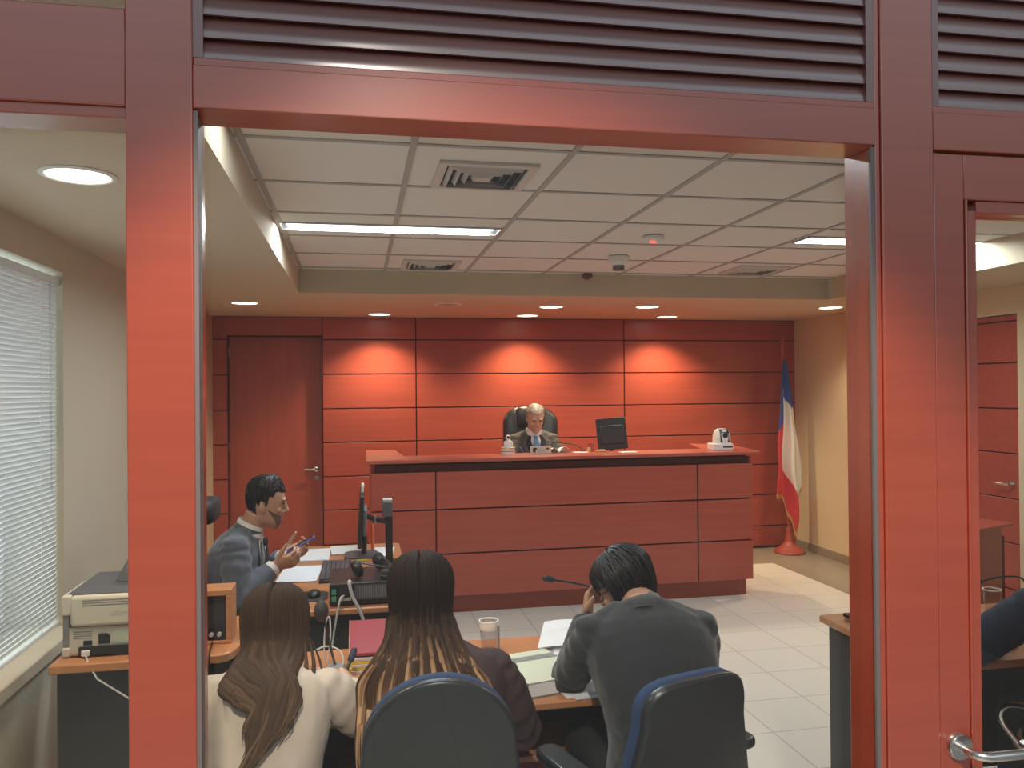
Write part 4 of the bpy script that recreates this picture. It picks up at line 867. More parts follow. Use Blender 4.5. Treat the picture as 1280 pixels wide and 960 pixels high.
# clerk's chair faces +x
t = thing('desk_chair', 'black high backed chair with separate headrest behind the man with the phone', 'chair', (-.735, 4.15, 0), R(-90))
o = rrect(-.23, .23, .56, 1.06, .10, 7)
B().loft([[V((x * f, y, .81 + (z - .81) * f)) for x, z in o] for y, f in ((-.17, .93), (-.155, 1), (-.12, 1), (-.10, .93))]).out('backrest', M['blackmatt'], t, local=True, ang=50)
o = rrect(-.14, .14, 1.10, 1.215, .05, 7)
B().loft([[V((x * f, y, 1.155 + (z - 1.155) * f)) for x, z in o] for y, f in ((-.04, .85), (-.02, 1), (.03, 1), (.05, .85))]).out('headrest', M['blackmatt'], t, local=True, ang=60)
B().tube([(0, -.16, .95), (0, -.14, 1.1), (0, -.035, 1.15)], [(.03, .012)] * 3, 8).out('headrest_bracket', M['black'], t, local=True)
B().prism(rrect(-.24, .24, -.06, .44, .1, 7), .42, .49).out('seat', M['blackmatt'], t, local=True, bevel=.02, seg=3)
B().tube([(0, -.15, .6), (0, -.15, .44), (0, .05, .40), (0, .15, .40)], [(.04, .012)] * 4, 8).out('back_bracket', M['black'], t, local=True)
B().cyl((0, .2, .08), (0, .2, .41), .028).out('gas_lift', M['black'], t, local=True)
for sx in (-1, 1):
    P = B(); P.tube([(sx * .2, .2, .42), (sx * .29, .2, .44), (sx * .29, .18, .64)], [(.02, .012)] * 3, 8); P.out('arm_post', M['black'], t, local=True)
    B().prism([(sx * .29 + x, y) for x, y in rrect(-.04, .04, .02, .28, .035, 5)], .64, .668).out('armrest', M['blackmatt'], t, local=True, bevel=.008)
for k in range(5):
    a = R(90 + 72 * k); d = V((math.cos(a), math.sin(a), 0)); p = V((0, .2, 0))
    lg = B().tube([p + V((0, 0, .11)), p + d * .30 + V((0, 0, .075))], [(.024, .02), (.016, .013)], 10, True).out('leg', M['black'], t, local=True)
    n = V((-d.y, d.x, 0)); w = B(); w.cyl(p + d * .30 + V((0, 0, .0275)) - n * .02, p + d * .30 + V((0, 0, .0275)) + n * .02, .027); MW.pop(lg.name, None); w.out('caster', M['black'], lg, local=True)
# judge's armchair faces -y on the platform
PZ = .28
t = thing('executive_chair', "black leather high backed executive chair behind the judge", 'chair', (1.545, 7.10, PZ), R(180))
o = rrect(-.25, .25, .50, 1.29, .15, 8)
B().loft([[V((x * f, y + .10 * (x / .25) ** 2 * .5, .9 + (z - .9) * f)) for x, z in o] for y, f in ((-.16, .90), (-.13, 1), (-.07, 1), (-.04, .90))]).out('backrest', M['leather'], t, local=True, ang=60)
o = rrect(-.14, .14, 1.10, 1.295, .05, 6)
B().loft([[V((x * f, y, 1.2 + (z - 1.2) * f)) for x, z in o] for y, f in ((-.045, 1), (-.02, 1), (.0, .85))]).out('head_cushion', M['leather'], t, local=True, ang=60)
B().prism(rrect(-.27, .27, -.06, .46, .1, 7), .40, .50).out('seat', M['leather'], t, local=True, bevel=.025, seg=3)
B().cyl((0, .2, .06), (0, .2, .40), .03).out('gas_lift', M['chrome'], t, local=True)
for sx in (-1, 1): B().tube(smooth([(sx * .27, -.04, .44), (sx * .32, -.02, .66), (sx * .32, .30, .67), (sx * .30, .36, .45)]), [(.03, .018)] * 16, 8).out('arm', M['leather'], t, local=True)
for k in range(5):
    a = R(90 + 72 * k); d = V((math.cos(a), math.sin(a), 0)); p = V((0, .2, 0))
    lg = B().tube([p + V((0, 0, .10)), p + d * .28 + V((0, 0, .07))], [(.024, .02), (.016, .013)], 10, True).out('leg', M['black'], t, local=True)
    n = V((-d.y, d.x, 0)); w = B(); w.cyl(p + d * .28 + V((0, 0, .0275)) - n * .02, p + d * .28 + V((0, 0, .0275)) + n * .02, .027); MW.pop(lg.name, None); w.out('caster', M['black'], lg, local=True)

# ================================================================ PEOPLE
HEADP = [(-.119, .062, .028, .020), (-.112, .080, .008, .034), (-.098, .089, -.018, .047), (-.080, .092, -.042, .056), (-.055, .091, -.064, .063), (-.028, .090, -.082, .068), (0, .090, -.094, .072),
         (.030, .092, -.101, .0755), (.055, .088, -.100, .0755), (.078, .077, -.091, .069), (.097, .056, -.072, .055), (.110, .030, -.046, .037), (.117, .006, -.020, .016)]
def hprof(z):
    z = max(HEADP[0][0], min(HEADP[-1][0], z))
    for i in range(len(HEADP) - 1):
        a, b = HEADP[i], HEADP[i + 1]
        if z <= b[0]:
            t = (z - a[0]) / (b[0] - a[0]); return [a[k] + (b[k] - a[k]) * t for k in (1, 2, 3)]
def hs(a, z, off=0):           # scalp point, a = 0 at the back of the head, +90 deg at its right side
    yf, yb, hw = hprof(z); k = 1 + off / .1
    return V((hw * math.sin(a), (yf + yb) / 2 - (yf - yb) / 2 * math.cos(a), z)) * k
def rot_head(yaw, pitch, roll): # degrees: yaw to the right, pitch down, roll to the right shoulder
    return Matrix.Rotation(R(-yaw), 3, 'Z') @ Matrix.Rotation(R(-pitch), 3, 'X') @ Matrix.Rotation(R(roll), 3, 'Y')
def add_head(b, Hc, Rh, sc=1.0, nose=1.0):
    def T(p): return V(Hc) + Rh @ (V(p) * sc)
    b.loft([[T((hw * math.copysign(abs(math.cos(t)) ** .92, math.cos(t)), (yf + yb) / 2 + (yf - yb) / 2 * math.copysign(abs(math.sin(t)) ** .92, math.sin(t)), z)) for t in [2 * PI * j / 28 for j in range(28)]] for z, yf, yb, hw in HEADP])
    rr = Rh
    def el(c, r, ex=None): b.ell(T(c), [q * sc for q in r], rr if ex is None else rr @ ex)
    b.tube([T((0, .088, .030)), T((0, .098, .008)), T((0, .110 * nose + .002, -.018)), T((0, .106, -.030))], [.008 * sc, .011 * sc, .014 * sc, .010 * sc], 10, True)
    for s in (-1, 1):
        el((s * .012, .096, -.026), (.009, .011, .008)); el((s * .030, .088, .040), (.022, .009, .008)); el((s * .040, .072, -.018), (.017, .016, .017))
        el((s * .074, -.010, -.008), (.008, .020, .032), Matrix.Rotation(R(s * 12), 3, 'Z')); el((s * .072, -.004, -.034), (.007, .011, .012))
    el((0, .091, -.056), (.023, .010, .0055)); el((0, .091, -.068), (.020, .011, .0065)); el((0, .085, -.098), (.020, .014, .014))
def add_hand(b, Wp, f, n, s, curls, sc=1.0, thumb=(.75, .6, .35), spread=.0):
    f = V(f).normalized(); n = V(n); n = (n - f * n.dot(f)).normalized(); u = f.cross(n) * s; Wp = V(Wp)
    b.loft([b.ring(Wp + f * q * sc + n * .002, u, n, a * sc, c * sc, 14, 2.6) for q, a, c in ((-.02, .024, .019), (.0, .026, .019), (.03, .036, .0175), (.06, .042, .015), (.085, .041, .0125), (.093, .036, .008))])
    for k, (du, L) in enumerate(((.030, .92), (.010, 1.05), (-.0105, 1.0), (-.030, .80))):
        d = (f + u * spread * (1.5 - k) * .5).normalized(); p = Wp + f * (.083 - abs(k - 1.2) * .004) * sc + u * du * sc; ax = d.cross(n).normalized() * -1; pts = [p - d * .012]; ang = 0
        pts.append(p)
        c = curls[k] if isinstance(curls[0], (list, tuple)) else curls
        for seg, cc in zip((.044, .027, .021), c):
            ang += R(cc); dd = d * math.cos(ang) + n * math.sin(ang); pts.append(pts[-1] + dd * seg * L * sc)
        b.tube(pts, [.0095 * sc, .0095 * sc, .009 * sc, .0082 * sc, .0068 * sc], 10, True)
    d = (u * thumb[0] + f * thumb[1] + n * thumb[2]).normalized(); p = Wp + f * .022 * sc + u * .024 * sc
    d2 = (d + f * .5 + n * .25).normalized()
    b.tube([p, p + d * .036 * sc, p + d * .036 * sc + d2 * .034 * sc, p + d * .036 * sc + d2 * .058 * sc], [.0135 * sc, .0125 * sc, .0105 * sc, .008 * sc], 10, True)
TORS = [(-.04, .160, .115), (.04, .182, .132), (.15, .172, .125), (.32, .155, .112), (.50, .165, .118), (.66, .182, .124), (.78, .190, .118), (.87, .178, .100), (.93, .140, .080), (.975, .088, .064), (1.02, .064, .058)]
def bez(p0, p1, p2, t): return V(p0) * (1 - t) ** 2 + V(p1) * 2 * t * (1 - t) + V(p2) * t * t
class Body:
    def __init__(s, hip, nb, bulge=.05, w=1.0, twist=0, depth=1.0):
        s.hip, s.nb = V(hip), V(nb); s.mid = (s.hip + s.nb) / 2 + V((0, -bulge, .0)); s.w = w; s.tw = twist; s.dp = depth
    def sec(s, t, grow=0, wx=1.0):
        c = bez(s.hip, s.mid, s.nb, t); d = (bez(s.hip, s.mid, s.nb, t + .01) - bez(s.hip, s.mid, s.nb, t - .01)).normalized()
        a = R(s.tw) * max(0, min(1, t)); ax = V((math.cos(a), math.sin(a), 0)); ay = d.cross(ax).normalized(); ax = ay.cross(d).normalized()
        tt = max(TORS[0][0], min(TORS[-1][0], t)); hw = hd = .1
        for i in range(len(TORS) - 1):
            if TORS[i][0] <= tt <= TORS[i + 1][0]:
                q = (tt - TORS[i][0]) / (TORS[i + 1][0] - TORS[i][0]); hw = TORS[i][1] + (TORS[i + 1][1] - TORS[i][1]) * q; hd = TORS[i][2] + (TORS[i + 1][2] - TORS[i][2]) * q; break
        return c, ax, ay, hw * s.w * wx + grow, hd * s.dp + grow
    def pt(s, t, ang, grow=0, e=2.4):     # ang 90 deg = front centre, 0 = right
        c, ax, ay, a, b = s.sec(t, grow); ct, st = math.cos(ang), math.sin(ang)
        return c + ax * a * math.copysign(abs(ct) ** (2 / e), ct) + ay * b * math.copysign(abs(st) ** (2 / e), st)
    def loft(s, b, t0, t1, grow, n=16, m=28):
        b.loft([b.ring(*(lambda q: (q[0], q[1], q[2], q[3], q[4]))(s.sec(t0 + (t1 - t0) * i / n, grow)), m, 2.4) for i in range(n + 1)])
def nz(p, k): return noise.noise(V(p) * k)
def folds(els, amp=1.0, fine=.002):
    def w(p):
        v = .0035 * nz(p, 11) + fine * nz(V((p.x, p.y, p.z * .5)), 34)
        for E, d in els:
            q = p - E; r = q.length
            if r < .16: v += amp * .006 * math.exp(-(r / .075) ** 2) * math.sin(q.dot(d) * 125 + 3 * nz(p, 14))
        return v
    return w
def person(label, loc, face, hip, nb, Hc, Rh, arms, skin='skin', bulge=.05, w=1.0, twist=0, depth=1.0, knees=None, sc=1.0, top='suitgrey', group=None, jname='jacket', hem=-.02, cuff=.0, loose=.014, sleeve=.014, amp=1.0, collar=True, head=True, shoulder=.062, feet_z=0, pads=False, ch=0):
    """arms: dicts with S, E, W (shoulder, elbow, wrist), f, n (finger and palm directions), s (+1 right hand), curls"""
    bd = Body(hip, nb, bulge, w, twist, depth); b = B()
    bd.loft(b, -.04, .96, -.008)
    hip = V(hip); nb = V(nb); Hc = V(Hc)
    base = Hc + Rh @ V((0, -.030, -.055)) * sc
    b.tube([bz for bz in (bez(hip, bd.mid, nb, .93), nb, (nb + base) / 2 + V((0, .004, 0)), base)], [.054, .056, .055, .056], 16)
    add_head(b, Hc, Rh, sc)
    kn = knees or [V((-.11, .43, hip.z - .01)), V((.11, .43, hip.z - .01))]
    tr = B(); tr.loft([tr.ring(hip + V((0, 0, z)), (1, 0, 0), (0, 1, 0), a, d, 24, 2.5) for z, a, d in ((-.085, .15, .12), (-.06, .185, .145), (0, .19, .145), (.07, .182, .135), (.10, .17, .125))])
    for i, k in enumerate(kn):
        sx = -1 if i == 0 else 1; h = hip + V((sx * .09, 0, -.01)); an = V((k.x, k.y + .02, feet_z + .085))
        b.tube([h, h + (k - h) * .5, k, k + (an - k) * .35 + V((0, -.015, 0)), an, an + V((0, .0, -.03))], [.078, .066, .052, .052, .036, .036], 12, True)
        b.tube([an + V((0, -.03, -.045)), an + V((0, .06, -.05)), an + V((0, .15, -.062))], [(.036, .03), (.040, .028), (.034, .018)], 12, True)
        tr.tube([h, h + (k - h) * .5, k, k + (an - k) * .4, an + V((0, 0, -.01))], [.088, .080, .067, .062, .056], 14, True)
    for A in arms:
        S0, E, Wp = V(A['S']), V(A['E']), V(A['W'])
        b.tube([S0, S0 + (E - S0) * .5, E, E + (Wp - E) * .3, Wp], [.050, .045, .039, .041, .027], 12, True)
        add_hand(b, Wp, A['f'], A['n'], A['s'], A.get('curls', (25, 30, 20)), A.get('sc', 1.0), A.get('thumb', (.75, .6, .35)), A.get('spread', 0))
    o = b.out('person', M[skin], remesh=.0045, iters=3)
    o.location = loc; o.rotation_euler = (0, 0, R(-face)); tag(o, label, 'person', group)
    # jacket: torso and sleeves as one cloth volume, folded at the elbows
    j = B(); bd.loft(j, hem, 1.0, loose); els = []
    for A in arms:
        S0, E, Wp = V(A['S']), V(A['E']), V(A['W']); d = (Wp - E).normalized(); L = (Wp - E).length
        end = Wp - d * (A.get('cuff', .012)); els.append((E, ((E - S0).normalized() + d).normalized()))
        els.append((S0 + (E - S0) * .12, (E - S0).normalized()))
        inn = bez(hip, bd.mid, nb, .86)
        j.tube([S0 + (inn - S0) * .35, S0, S0 + (E - S0) * .33, S0 + (E - S0) * .72, E, E + (end - E) * .35, end], [shoulder * .95, shoulder, .053 + sleeve, .047 + sleeve, .045 + sleeve, .043 + sleeve, .033 + sleeve * .9], 16, False)
    if pads:
        for A in arms: j.ell(V(A['S']) * .93 + nb * .07 + V((0, 0, shoulder * .52)), (shoulder * 1.05, shoulder * .9, shoulder * .42))
        for A in arms: j.tube([nb + V((0, -.015, -.050)), nb * .5 + V(A['S']) * .5 + V((0, -.005, .012)), V(A['S']) + V((0, 0, .012))], [.056, .055, .052], 14, True)
    els.append((bez(hip, bd.mid, nb, .3) + V((.12, -.05, 0)), V((.3, 0, 1)).normalized())); els.append((bez(hip, bd.mid, nb, .3) + V((-.12, -.05, 0)), V((-.3, 0, 1)).normalized()))
    jo = j.out(jname, M[top], o, local=True, remesh=.008, iters=4, wrinkle=folds(els, amp))
    if collar:
        c = B(); rg = []
        for z, g in ((-.065, -.004), (-.025, .014), (.008, .014), (.028 + ch, .008 - ch * .08), (.031 + ch, -.002)):
            cc, ax, ay, a, bb = bd.sec(.985); rg.append(c.ring(nb + (base - nb).normalized() * z, ax, ay, .062 + g, .060 + g, 24))
        c.loft(rg); c.out('collar', M[top], o, local=True, ang=60)
    tr.out('trousers', M['trouser'], o, local=True, remesh=.010, iters=4)
    sh = B()
    for k in kn:
        an = V((k.x, k.y + .02, feet_z + .085)); sh = B()
        sh.loft([sh.ring(an + V((0, y, z)), (1, 0, 0), (0, 0, 1), a, c, 16, 2.6) for y, z, a, c in ((-.085, -.055, .018, .02), (-.075, -.048, .034, .034), (-.02, -.040, .040, .042), (.05, -.053, .044, .030), (.13, -.058, .044, .024), (.175, -.062, .034, .018), (.195, -.065, .012, .012))]); sh.out('shoe', M['shoe'], o, local=True)
    return o, bd
def eyes(o, Hc, Rh, sc, closed=False, brow='hairblack', bw=.0035):
    for s in (-1, 1):
        b = B(); b.ell(V(Hc) + Rh @ V((s * .031, .0865, .018)) * sc, [.0125 * sc, .007 * sc, (.004 if closed else .0065) * sc], Rh); b.out('eye', M['eye'], o, local=True)
        b = B(); b.tube([V(Hc) + Rh @ V(p) * sc for p in ((s * .012, .0965, .036), (s * .030, .097, .042), (s * .050, .086, .036))], [bw, bw * 1.2, bw * .6], 6, True); b.out('eyebrow', M[brow], o, local=True)
def hair_cap(o, Hc, Rh, sc, off, zl, m, tufts=0, tl=.05, lift=.010, tr=.0055, rough=.004, amax=180, seed=1, over=1.06, nape=0):
    rnd = random.Random(seed); Hc = V(Hc)
    def T(p): return Hc + Rh @ (p * sc)
    NA, NS = 48, 16; P = []
    for i in range(NA + 1):
        a = R(-amax + 2 * amax * i / NA); z1 = zl(a); row = []
        for k in range(NS + 1):
            u = k / NS; z = .1165 + (z1 - .1165) * u ** 1.15
            taper = min(1, (1 - u) * 4 + .12); p = hs(a, z, off(a, u) * taper); q = p.normalized()
            row.append(T(p + q * rough * nz(V((math.sin(a) * 3, math.cos(a) * 3, u * 2.2)), 2.6) * taper))
        row[0] = T(V((0, -.007, .118)) * (1 + off(a, 0) / .1)); P.append(row)
    b = B(); b.sheet(P, .003)
    b.a = .3
    for k in range(tufts):
        a = R(rnd.uniform(-amax, amax)); u0 = rnd.uniform(0, .82); z1 = zl(a); pts = []; rr = []; h = rnd.uniform(.6, 1.3); da = rnd.uniform(-.25, .25)
        for i in range(6):
            t = i / 5; u = min(over, u0 + t * tl / .19 * h); aa = a + da * t; z = .1165 + (zl(aa) - .1165) * u ** 1.15
            pts.append(T(hs(aa, z, off(aa, min(u, 1)) * min(1, max(.1, (1 - u) * 4 + .12)) + lift * (.3 + t * .7) * h * .8))); rr.append((tr * (1 - .8 * t ** 1.5), tr * .55 * (1 - .8 * t ** 1.5)))
        b.a = rnd.random(); b.tube(pts, rr, 6)
    for k in range(nape):
        a = R(rnd.uniform(-62, 62)); p0 = T(hs(a, rnd.uniform(-.06, -.09), .014)); L1 = rnd.uniform(.035, .06); q = V((p0.x - Hc.x, p0.y - Hc.y, 0)) * .10
        b.a = rnd.random(); b.tube([p0 + V((0, 0, .01)), p0 + q * .6 + V((0, -.002, -L1 * .4)), p0 + q * .5 + V((0, -.004, -L1 * .8)), p0 + q * .2 + V((0, -.004, -L1 * 1.2))], [(.008, .005), (.008, .005), (.006, .004), (.001, .001)], 6)
    return b.out('hair', m, o, local=True, strand=True, ang=80)
def wl(loc, face):     # world point -> the person's own frame
    mi = (Matrix.Translation(loc) @ Matrix.Rotation(R(-face), 4, 'Z')).inverted(); return lambda *p: mi @ V(p)

# ---- suited man with black hair, back turned, head bowed to his left
loc, face = (.90, 2.27, 0), -4; L = wl(loc, face)
Hc, Rh = L(.890, 2.615, 1.062), rot_head(-40, 32, -6)
o, bd = person('man in charcoal suit bowing his black-haired head, one hand to his face, back turned', loc, face, L(.905, 2.24, .545), L(.897, 2.490, 1.025), Hc, Rh,
    [dict(S=L(.722, 2.44, .955), E=L(.672, 2.545, .79), W=L(.792, 2.745, .925), f=(.10, .05, .95), n=(.75, -.5, -.1), s=-1, curls=(30, 40, 25), cuff=.02),
     dict(S=L(1.075, 2.425, .950), E=L(1.110, 2.50, .775), W=L(.985, 2.76, .785), f=(-.5, .85, 0), n=(0, 0, -1), s=1, curls=(12, 18, 12))],
    skin='skin', bulge=.075, w=1.04, top='suitgrey', shoulder=.068, amp=1.0, sc=.95, pads=True, ch=.03)
hair_cap(o, Hc, Rh, .95, lambda a, u: .016 + .008 * math.cos(a), lambda a: -.108 if abs(a) < R(55) else (-.108 + .063 * (abs(a) - R(55)) / R(30) if abs(a) < R(85) else (-.045 if abs(a) < R(98) else .045)), M['hairblack'], 520, .085, .017, .0062, .010, seed=3, over=1.2, nape=130)
eyes(o, Hc, Rh, .95)
b = B()
for s in (-1, 1):
    rim = [Hc + Rh @ (.95*V((s * .032 + .024 * math.cos(q), .102 - .006 * abs(math.cos(q)), .014 + .018 * math.sin(q)))) for q in [2 * PI * k / 20 for k in range(21)]]; b.tube(rim, .0016, 6)
    b.tube([Hc + Rh @ V(p) for p in ((s * .056, .098, .018), (s * .074, .06, .018), (s * .080, -.005, .016))], .0018, 6)
b.tube([Hc + Rh @ V(p) for p in ((-.009, .105, .018), (0, .107, .021), (.009, .105, .018))], .0016, 6)
b.out('glasses', M['black'], o, local=True)

# ---- long-haired women
def long_hair(o, Hc, Rh, bd, m, n, amax, zend, width, taper, seed, layer=.018, vshape=0, part=0.0, extra=(), wave=.006, zl=-.03, core=True, back=.026, fall=0, drift=0, prof=None):
    rnd = random.Random(seed); Hc = V(Hc)
    ts = [i / 40 for i in range(-2, 42)]; bk = [(bd.pt(t, -PI / 2, back)) for t in ts]
    def backy(z):
        for i in range(len(bk) - 1):
            if bk[i].z <= z <= bk[i + 1].z:
                q = (z - bk[i].z) / (bk[i + 1].z - bk[i].z + 1e-9); return bk[i].y + (bk[i + 1].y - bk[i].y) * q
        return bk[-1].y if z > bk[-1].z else bk[0].y
    zn = bd.nb.z + .03
    def path(a, lay, zE, N=26, kx=1.0, wv=0):
        pts = []; p = None
        for i in range(9):                       # over the skull
            u = i / 8; z = .1165 + (zl - .1165) * u ** 1.2; aa = a * (.75 + .25 * u) + part * (1 - u) * (1 if a > 0 else -1)
            p = Hc + Rh @ hs(aa, z, .012 + lay + .010 * u); pts.append(p)
        p0 = pts[-1]; cx = Hc.x
        for i in range(1, N):                    # and down the back
            u = i / (N - 1); z = p0.z + (zE - p0.z) * u; k = min(1, max(0, (p0.z - z) / max(.05, p0.z - zn + fall))); k = k * k * (3 - 2 * k)
            side = math.sin(a); spread = 1 + (width - 1) * k; v = max(0, (zn + .03 - z) / max(.05, zn + .03 - zend))
            x = cx + (p0.x - cx) * spread * (1 - taper * v * v) * kx + wv * math.sin(u * 7 + a * 3) + drift * k * (1 - .9 * min(1, v))
            if prof:
                q = [p_ for p_ in prof]; zz = max(q[-1][0], min(q[0][0], z))
                for h in range(len(q) - 1):
                    if q[h + 1][0] <= zz <= q[h][0]:
                        f = (q[h][0] - zz) / (q[h][0] - q[h + 1][0]); xc = q[h][1] + (q[h + 1][1] - q[h][1]) * f; hw = q[h][2] + (q[h + 1][2] - q[h][2]) * f; break
                x = p0.x + (xc + hw * (a / amax) * kx + wv * math.sin(u * 7 + a * 3) - p0.x) * k
            yb = backy(z) - .012 - lay * .7 + .10 * (abs(x - bd.nb.x) / .22) ** 2.2 * (1 if z > bd.nb.z - .12 else .45)
            ky = min(1, k * 1.9); y = min(p0.y + (min(yb, p0.y + .06) - p0.y) * ky, yb + .012) if z < bd.nb.z + .06 else p0.y + (min(yb, p0.y + .06) - p0.y) * ky
            pts.append(V((x, y, z)))
        return pts
    b = B(); b.a = .35; NA = 36
    ze = lambda a: zend + vshape * abs(math.sin(a)) ** 2.5
    b.sheet([path(-amax + 2 * amax * i / NA, 0, ze(-amax + 2 * amax * i / NA) + .02) for i in range(NA + 1)], .006)
    for k in range(n):
        a = rnd.uniform(-amax, amax) * (1 if rnd.random() < .8 else .98); lay = rnd.uniform(.0, layer); e = ze(a) + rnd.uniform(-.02, .06)
        pts = path(a, lay, e, 22, rnd.uniform(.97, 1.05), rnd.uniform(-wave, wave)); m2 = len(pts); r0 = rnd.uniform(.0045, .0085)
        b.a = rnd.random() ** 1.3; b.tube(pts, [(r0 * min(1, .35 + i / 5) * (1 - .85 * max(0, i / (m2 - 1) - .55) / .45), r0 * .5 * min(1, .35 + i / 5) * (1 - .8 * max(0, i / (m2 - 1) - .55) / .45)) for i in range(m2)], 6)
    for pts, r0 in extra:
        P = smooth(pts, 6); b.a = rnd.random(); b.tube(P, [(r0 * min(1, .15 + i / 7) * (1 - .8 * i / len(P)), r0 * .6 * min(1, .15 + i / 7) * (1 - .8 * i / len(P))) for i in range(len(P))], 6)
    return b.out('hair', m, o, local=True, strand=True, ang=80)
loc, face = (.24, 2.20, 0), 2; L = wl(loc, face)
Hc, Rh = L(.190, 2.525, 1.080), rot_head(4, 18, 0)
o, bd = person('woman with very long straight brown hair and blond tips, dark plum blouse, back turned', loc, face, L(.245, 2.19, .54), L(.236, 2.42, .965), Hc, Rh,
    [dict(S=L(.085, 2.40, .91), E=L(.095, 2.46, .69), W=L(.14, 2.70, .785), f=(.2, .95, -.05), n=(.2, 0, -1), s=-1, curls=(20, 25, 18)),
     dict(S=L(.392, 2.39, .905), E=L(.482, 2.40, .700), W=L(.40, 2.68, .785), f=(-.4, .9, 0), n=(-.2, 0, -1), s=1, curls=(20, 25, 18))],
    skin='skinpale', bulge=.05, w=.90, top='plum', jname='blouse', shoulder=.058, sleeve=.020, loose=.012, sc=.96, amp=1.0)
hl = hair_long('long_brown_hair', (.020, .012, .010), (.075, .038, .021), (.50, .30, .16), 1.13, .86, .95)
long_hair(o, Hc, Rh, bd, hl, 460, R(104), .735, 1.9, .0, 5, part=R(8), fall=.10)
hair_cap(o, Hc, Rh, .96, lambda a, u: .006, lambda a: .04 if abs(a) < R(95) else .05, hl, 0)
eyes(o, Hc, Rh, .96)

loc, face = (-.265, 2.20, 0), 4; L = wl(loc, face)
Hc, Rh = L(-.250, 2.555, .992), rot_head(6, 30, -4)
o, bd = person('woman in cream blazer with loose light brown hair writing at the table, back turned', loc, face, L(-.27, 2.16, .53), L(-.258, 2.42, .935), Hc, Rh,
    [dict(S=L(-.418, 2.37, .888), E=L(-.475, 2.42, .71), W=L(-.35, 2.66, .775), f=(.4, .9, 0), n=(.1, 0, -1), s=-1, curls=(18, 22, 15)),
     dict(S=L(-.100, 2.37, .882), E=L(.002, 2.40, .775), W=L(-.030, 2.600, .800), f=(-.15, .95, .05), n=(-.75, .1, -.65), s=1, curls=((35, 45, 25), (42, 50, 30), (50, 55, 30), (55, 55, 30)), cuff=.03, thumb=(.5, .8, .5))],
    skin='skinpale', bulge=.06, w=.92, top='blazer', jname='blazer', shoulder=.060, sleeve=.016, loose=.014, sc=.97, amp=.55)
hb = hair_long('loose_light_brown_hair', (.040, .023, .015), (.082, .048, .030), (.17, .105, .062), 1.16, .80, .6)
W1 = lambda *p: L(*p)
PROF1 = [(1.08, -.210, .072), (1.03, -.207, .074), (.98, -.205, .072), (.93, -.212, .064), (.865, -.228, .052), (.82, -.252, .032), (.77, -.282, .008)]
ex = [([W1(-.31, 2.50, 1.0), W1(-.345, 2.42, .955), W1(-.375, 2.31, .92), W1(-.370, 2.28, .885), W1(-.325, 2.275, .87), W1(-.29, 2.29, .90)], .007),
      ([W1(-.31, 2.50, .99), W1(-.35, 2.42, .945), W1(-.382, 2.31, .905), W1(-.366, 2.27, .865), W1(-.315, 2.265, .86)], .005),
      ([W1(-.15, 2.48, 1.0), W1(-.13, 2.38, .95), W1(-.135, 2.29, .91), W1(-.155, 2.26, .85), W1(-.17, 2.24, .79), W1(-.195, 2.22, .735), W1(-.185, 2.22, .71)], .007),
      ([W1(-.15, 2.50, 1.0), W1(-.115, 2.42, .945), W1(-.10, 2.33, .90), W1(-.095, 2.29, .85), W1(-.075, 2.29, .81)], .005),
      ([W1(-.16, 2.46, .99), W1(-.15, 2.36, .945), W1(-.16, 2.28, .90), W1(-.20, 2.25, .84), W1(-.22, 2.24, .79)], .008)]
long_hair(o, Hc, Rh, bd, hb, 330, R(92), .765, .38, .45, 11, layer=.020, vshape=.10, part=R(6), extra=ex, wave=.012, back=.036, prof=[(z, L(x, 2.27, z).x, w) for z, x, w in PROF1])
hair_cap(o, Hc, Rh, .97, lambda a, u: .006, lambda a: .04 if abs(a) < R(95) else .05, hb, 0)
eyes(o, Hc, Rh, .97)
b = B(); q0 = L(-.030, 2.600, .800); dd = (L(-.030, 2.600, .800) - L(.002, 2.40, .775)).normalized(); x, y, _ = frame_of(dd)
b.tube([q0 - dd * .022 + (x * math.cos(t) + y * math.sin(t)) * .031 for t in [2 * PI * k / 24 for k in range(25)]], .0055, 8); b.out('bracelet', M['white'], o, local=True)
t = thing('pen', 'dark purple pen in the hand of the woman in the cream blazer', 'pen', (-.03, 2.72, .84))
pa, pb = V((-.058, 2.655, .790)), V((-.018, 2.735, .868)); pd = (pb - pa).normalized()
B().tube([pa, pa + pd * .085], [.0045, .0055], 10).out('barrel', M['black'], t)
B().tube([pa + pd * .0855, pa + pd * .12], [.011, .010], 12, True).out('cap', M['tienavy'], t)
B().tube([pa - pd * .012, pa - pd * .0005], [.001, .0042], 8).out('tip', M['steel'], t)

# ---- clerk in profile looking at his phone
loc, face = (-.70, 4.15, 0), 90; L = wl(loc, face)
Hc, Rh = L(-.452, 4.14, 1.182), rot_head(-4, 13, 0)
WR_, WL_ = L(-.395, 4.03, .895), L(-.365, 4.21, .905)
o, bd = person('man in grey-blue suit with short black hair and beard, in profile, looking at his phone', loc, face, L(-.665, 4.15, .56), L(-.540, 4.15, 1.045), Hc, Rh,
    [dict(S=L(-.575, 3.98, .985), E=L(-.555, 3.915, .765), W=WR_, f=(.30, .90, .25), n=(-.75, .1, .55), s=1, curls=(46, 50, 30), cuff=.035),
     dict(S=L(-.560, 4.32, .985), E=L(-.52, 4.37, .775), W=WL_, f=(-.35, .88, .28), n=(.75, .1, .55), s=-1, curls=(46, 50, 30), cuff=.035)],
    skin='skin', bulge=.055, w=1.02, top='suitblue', shoulder=.068, amp=1.3, sleeve=.017, sc=.95, pads=True)
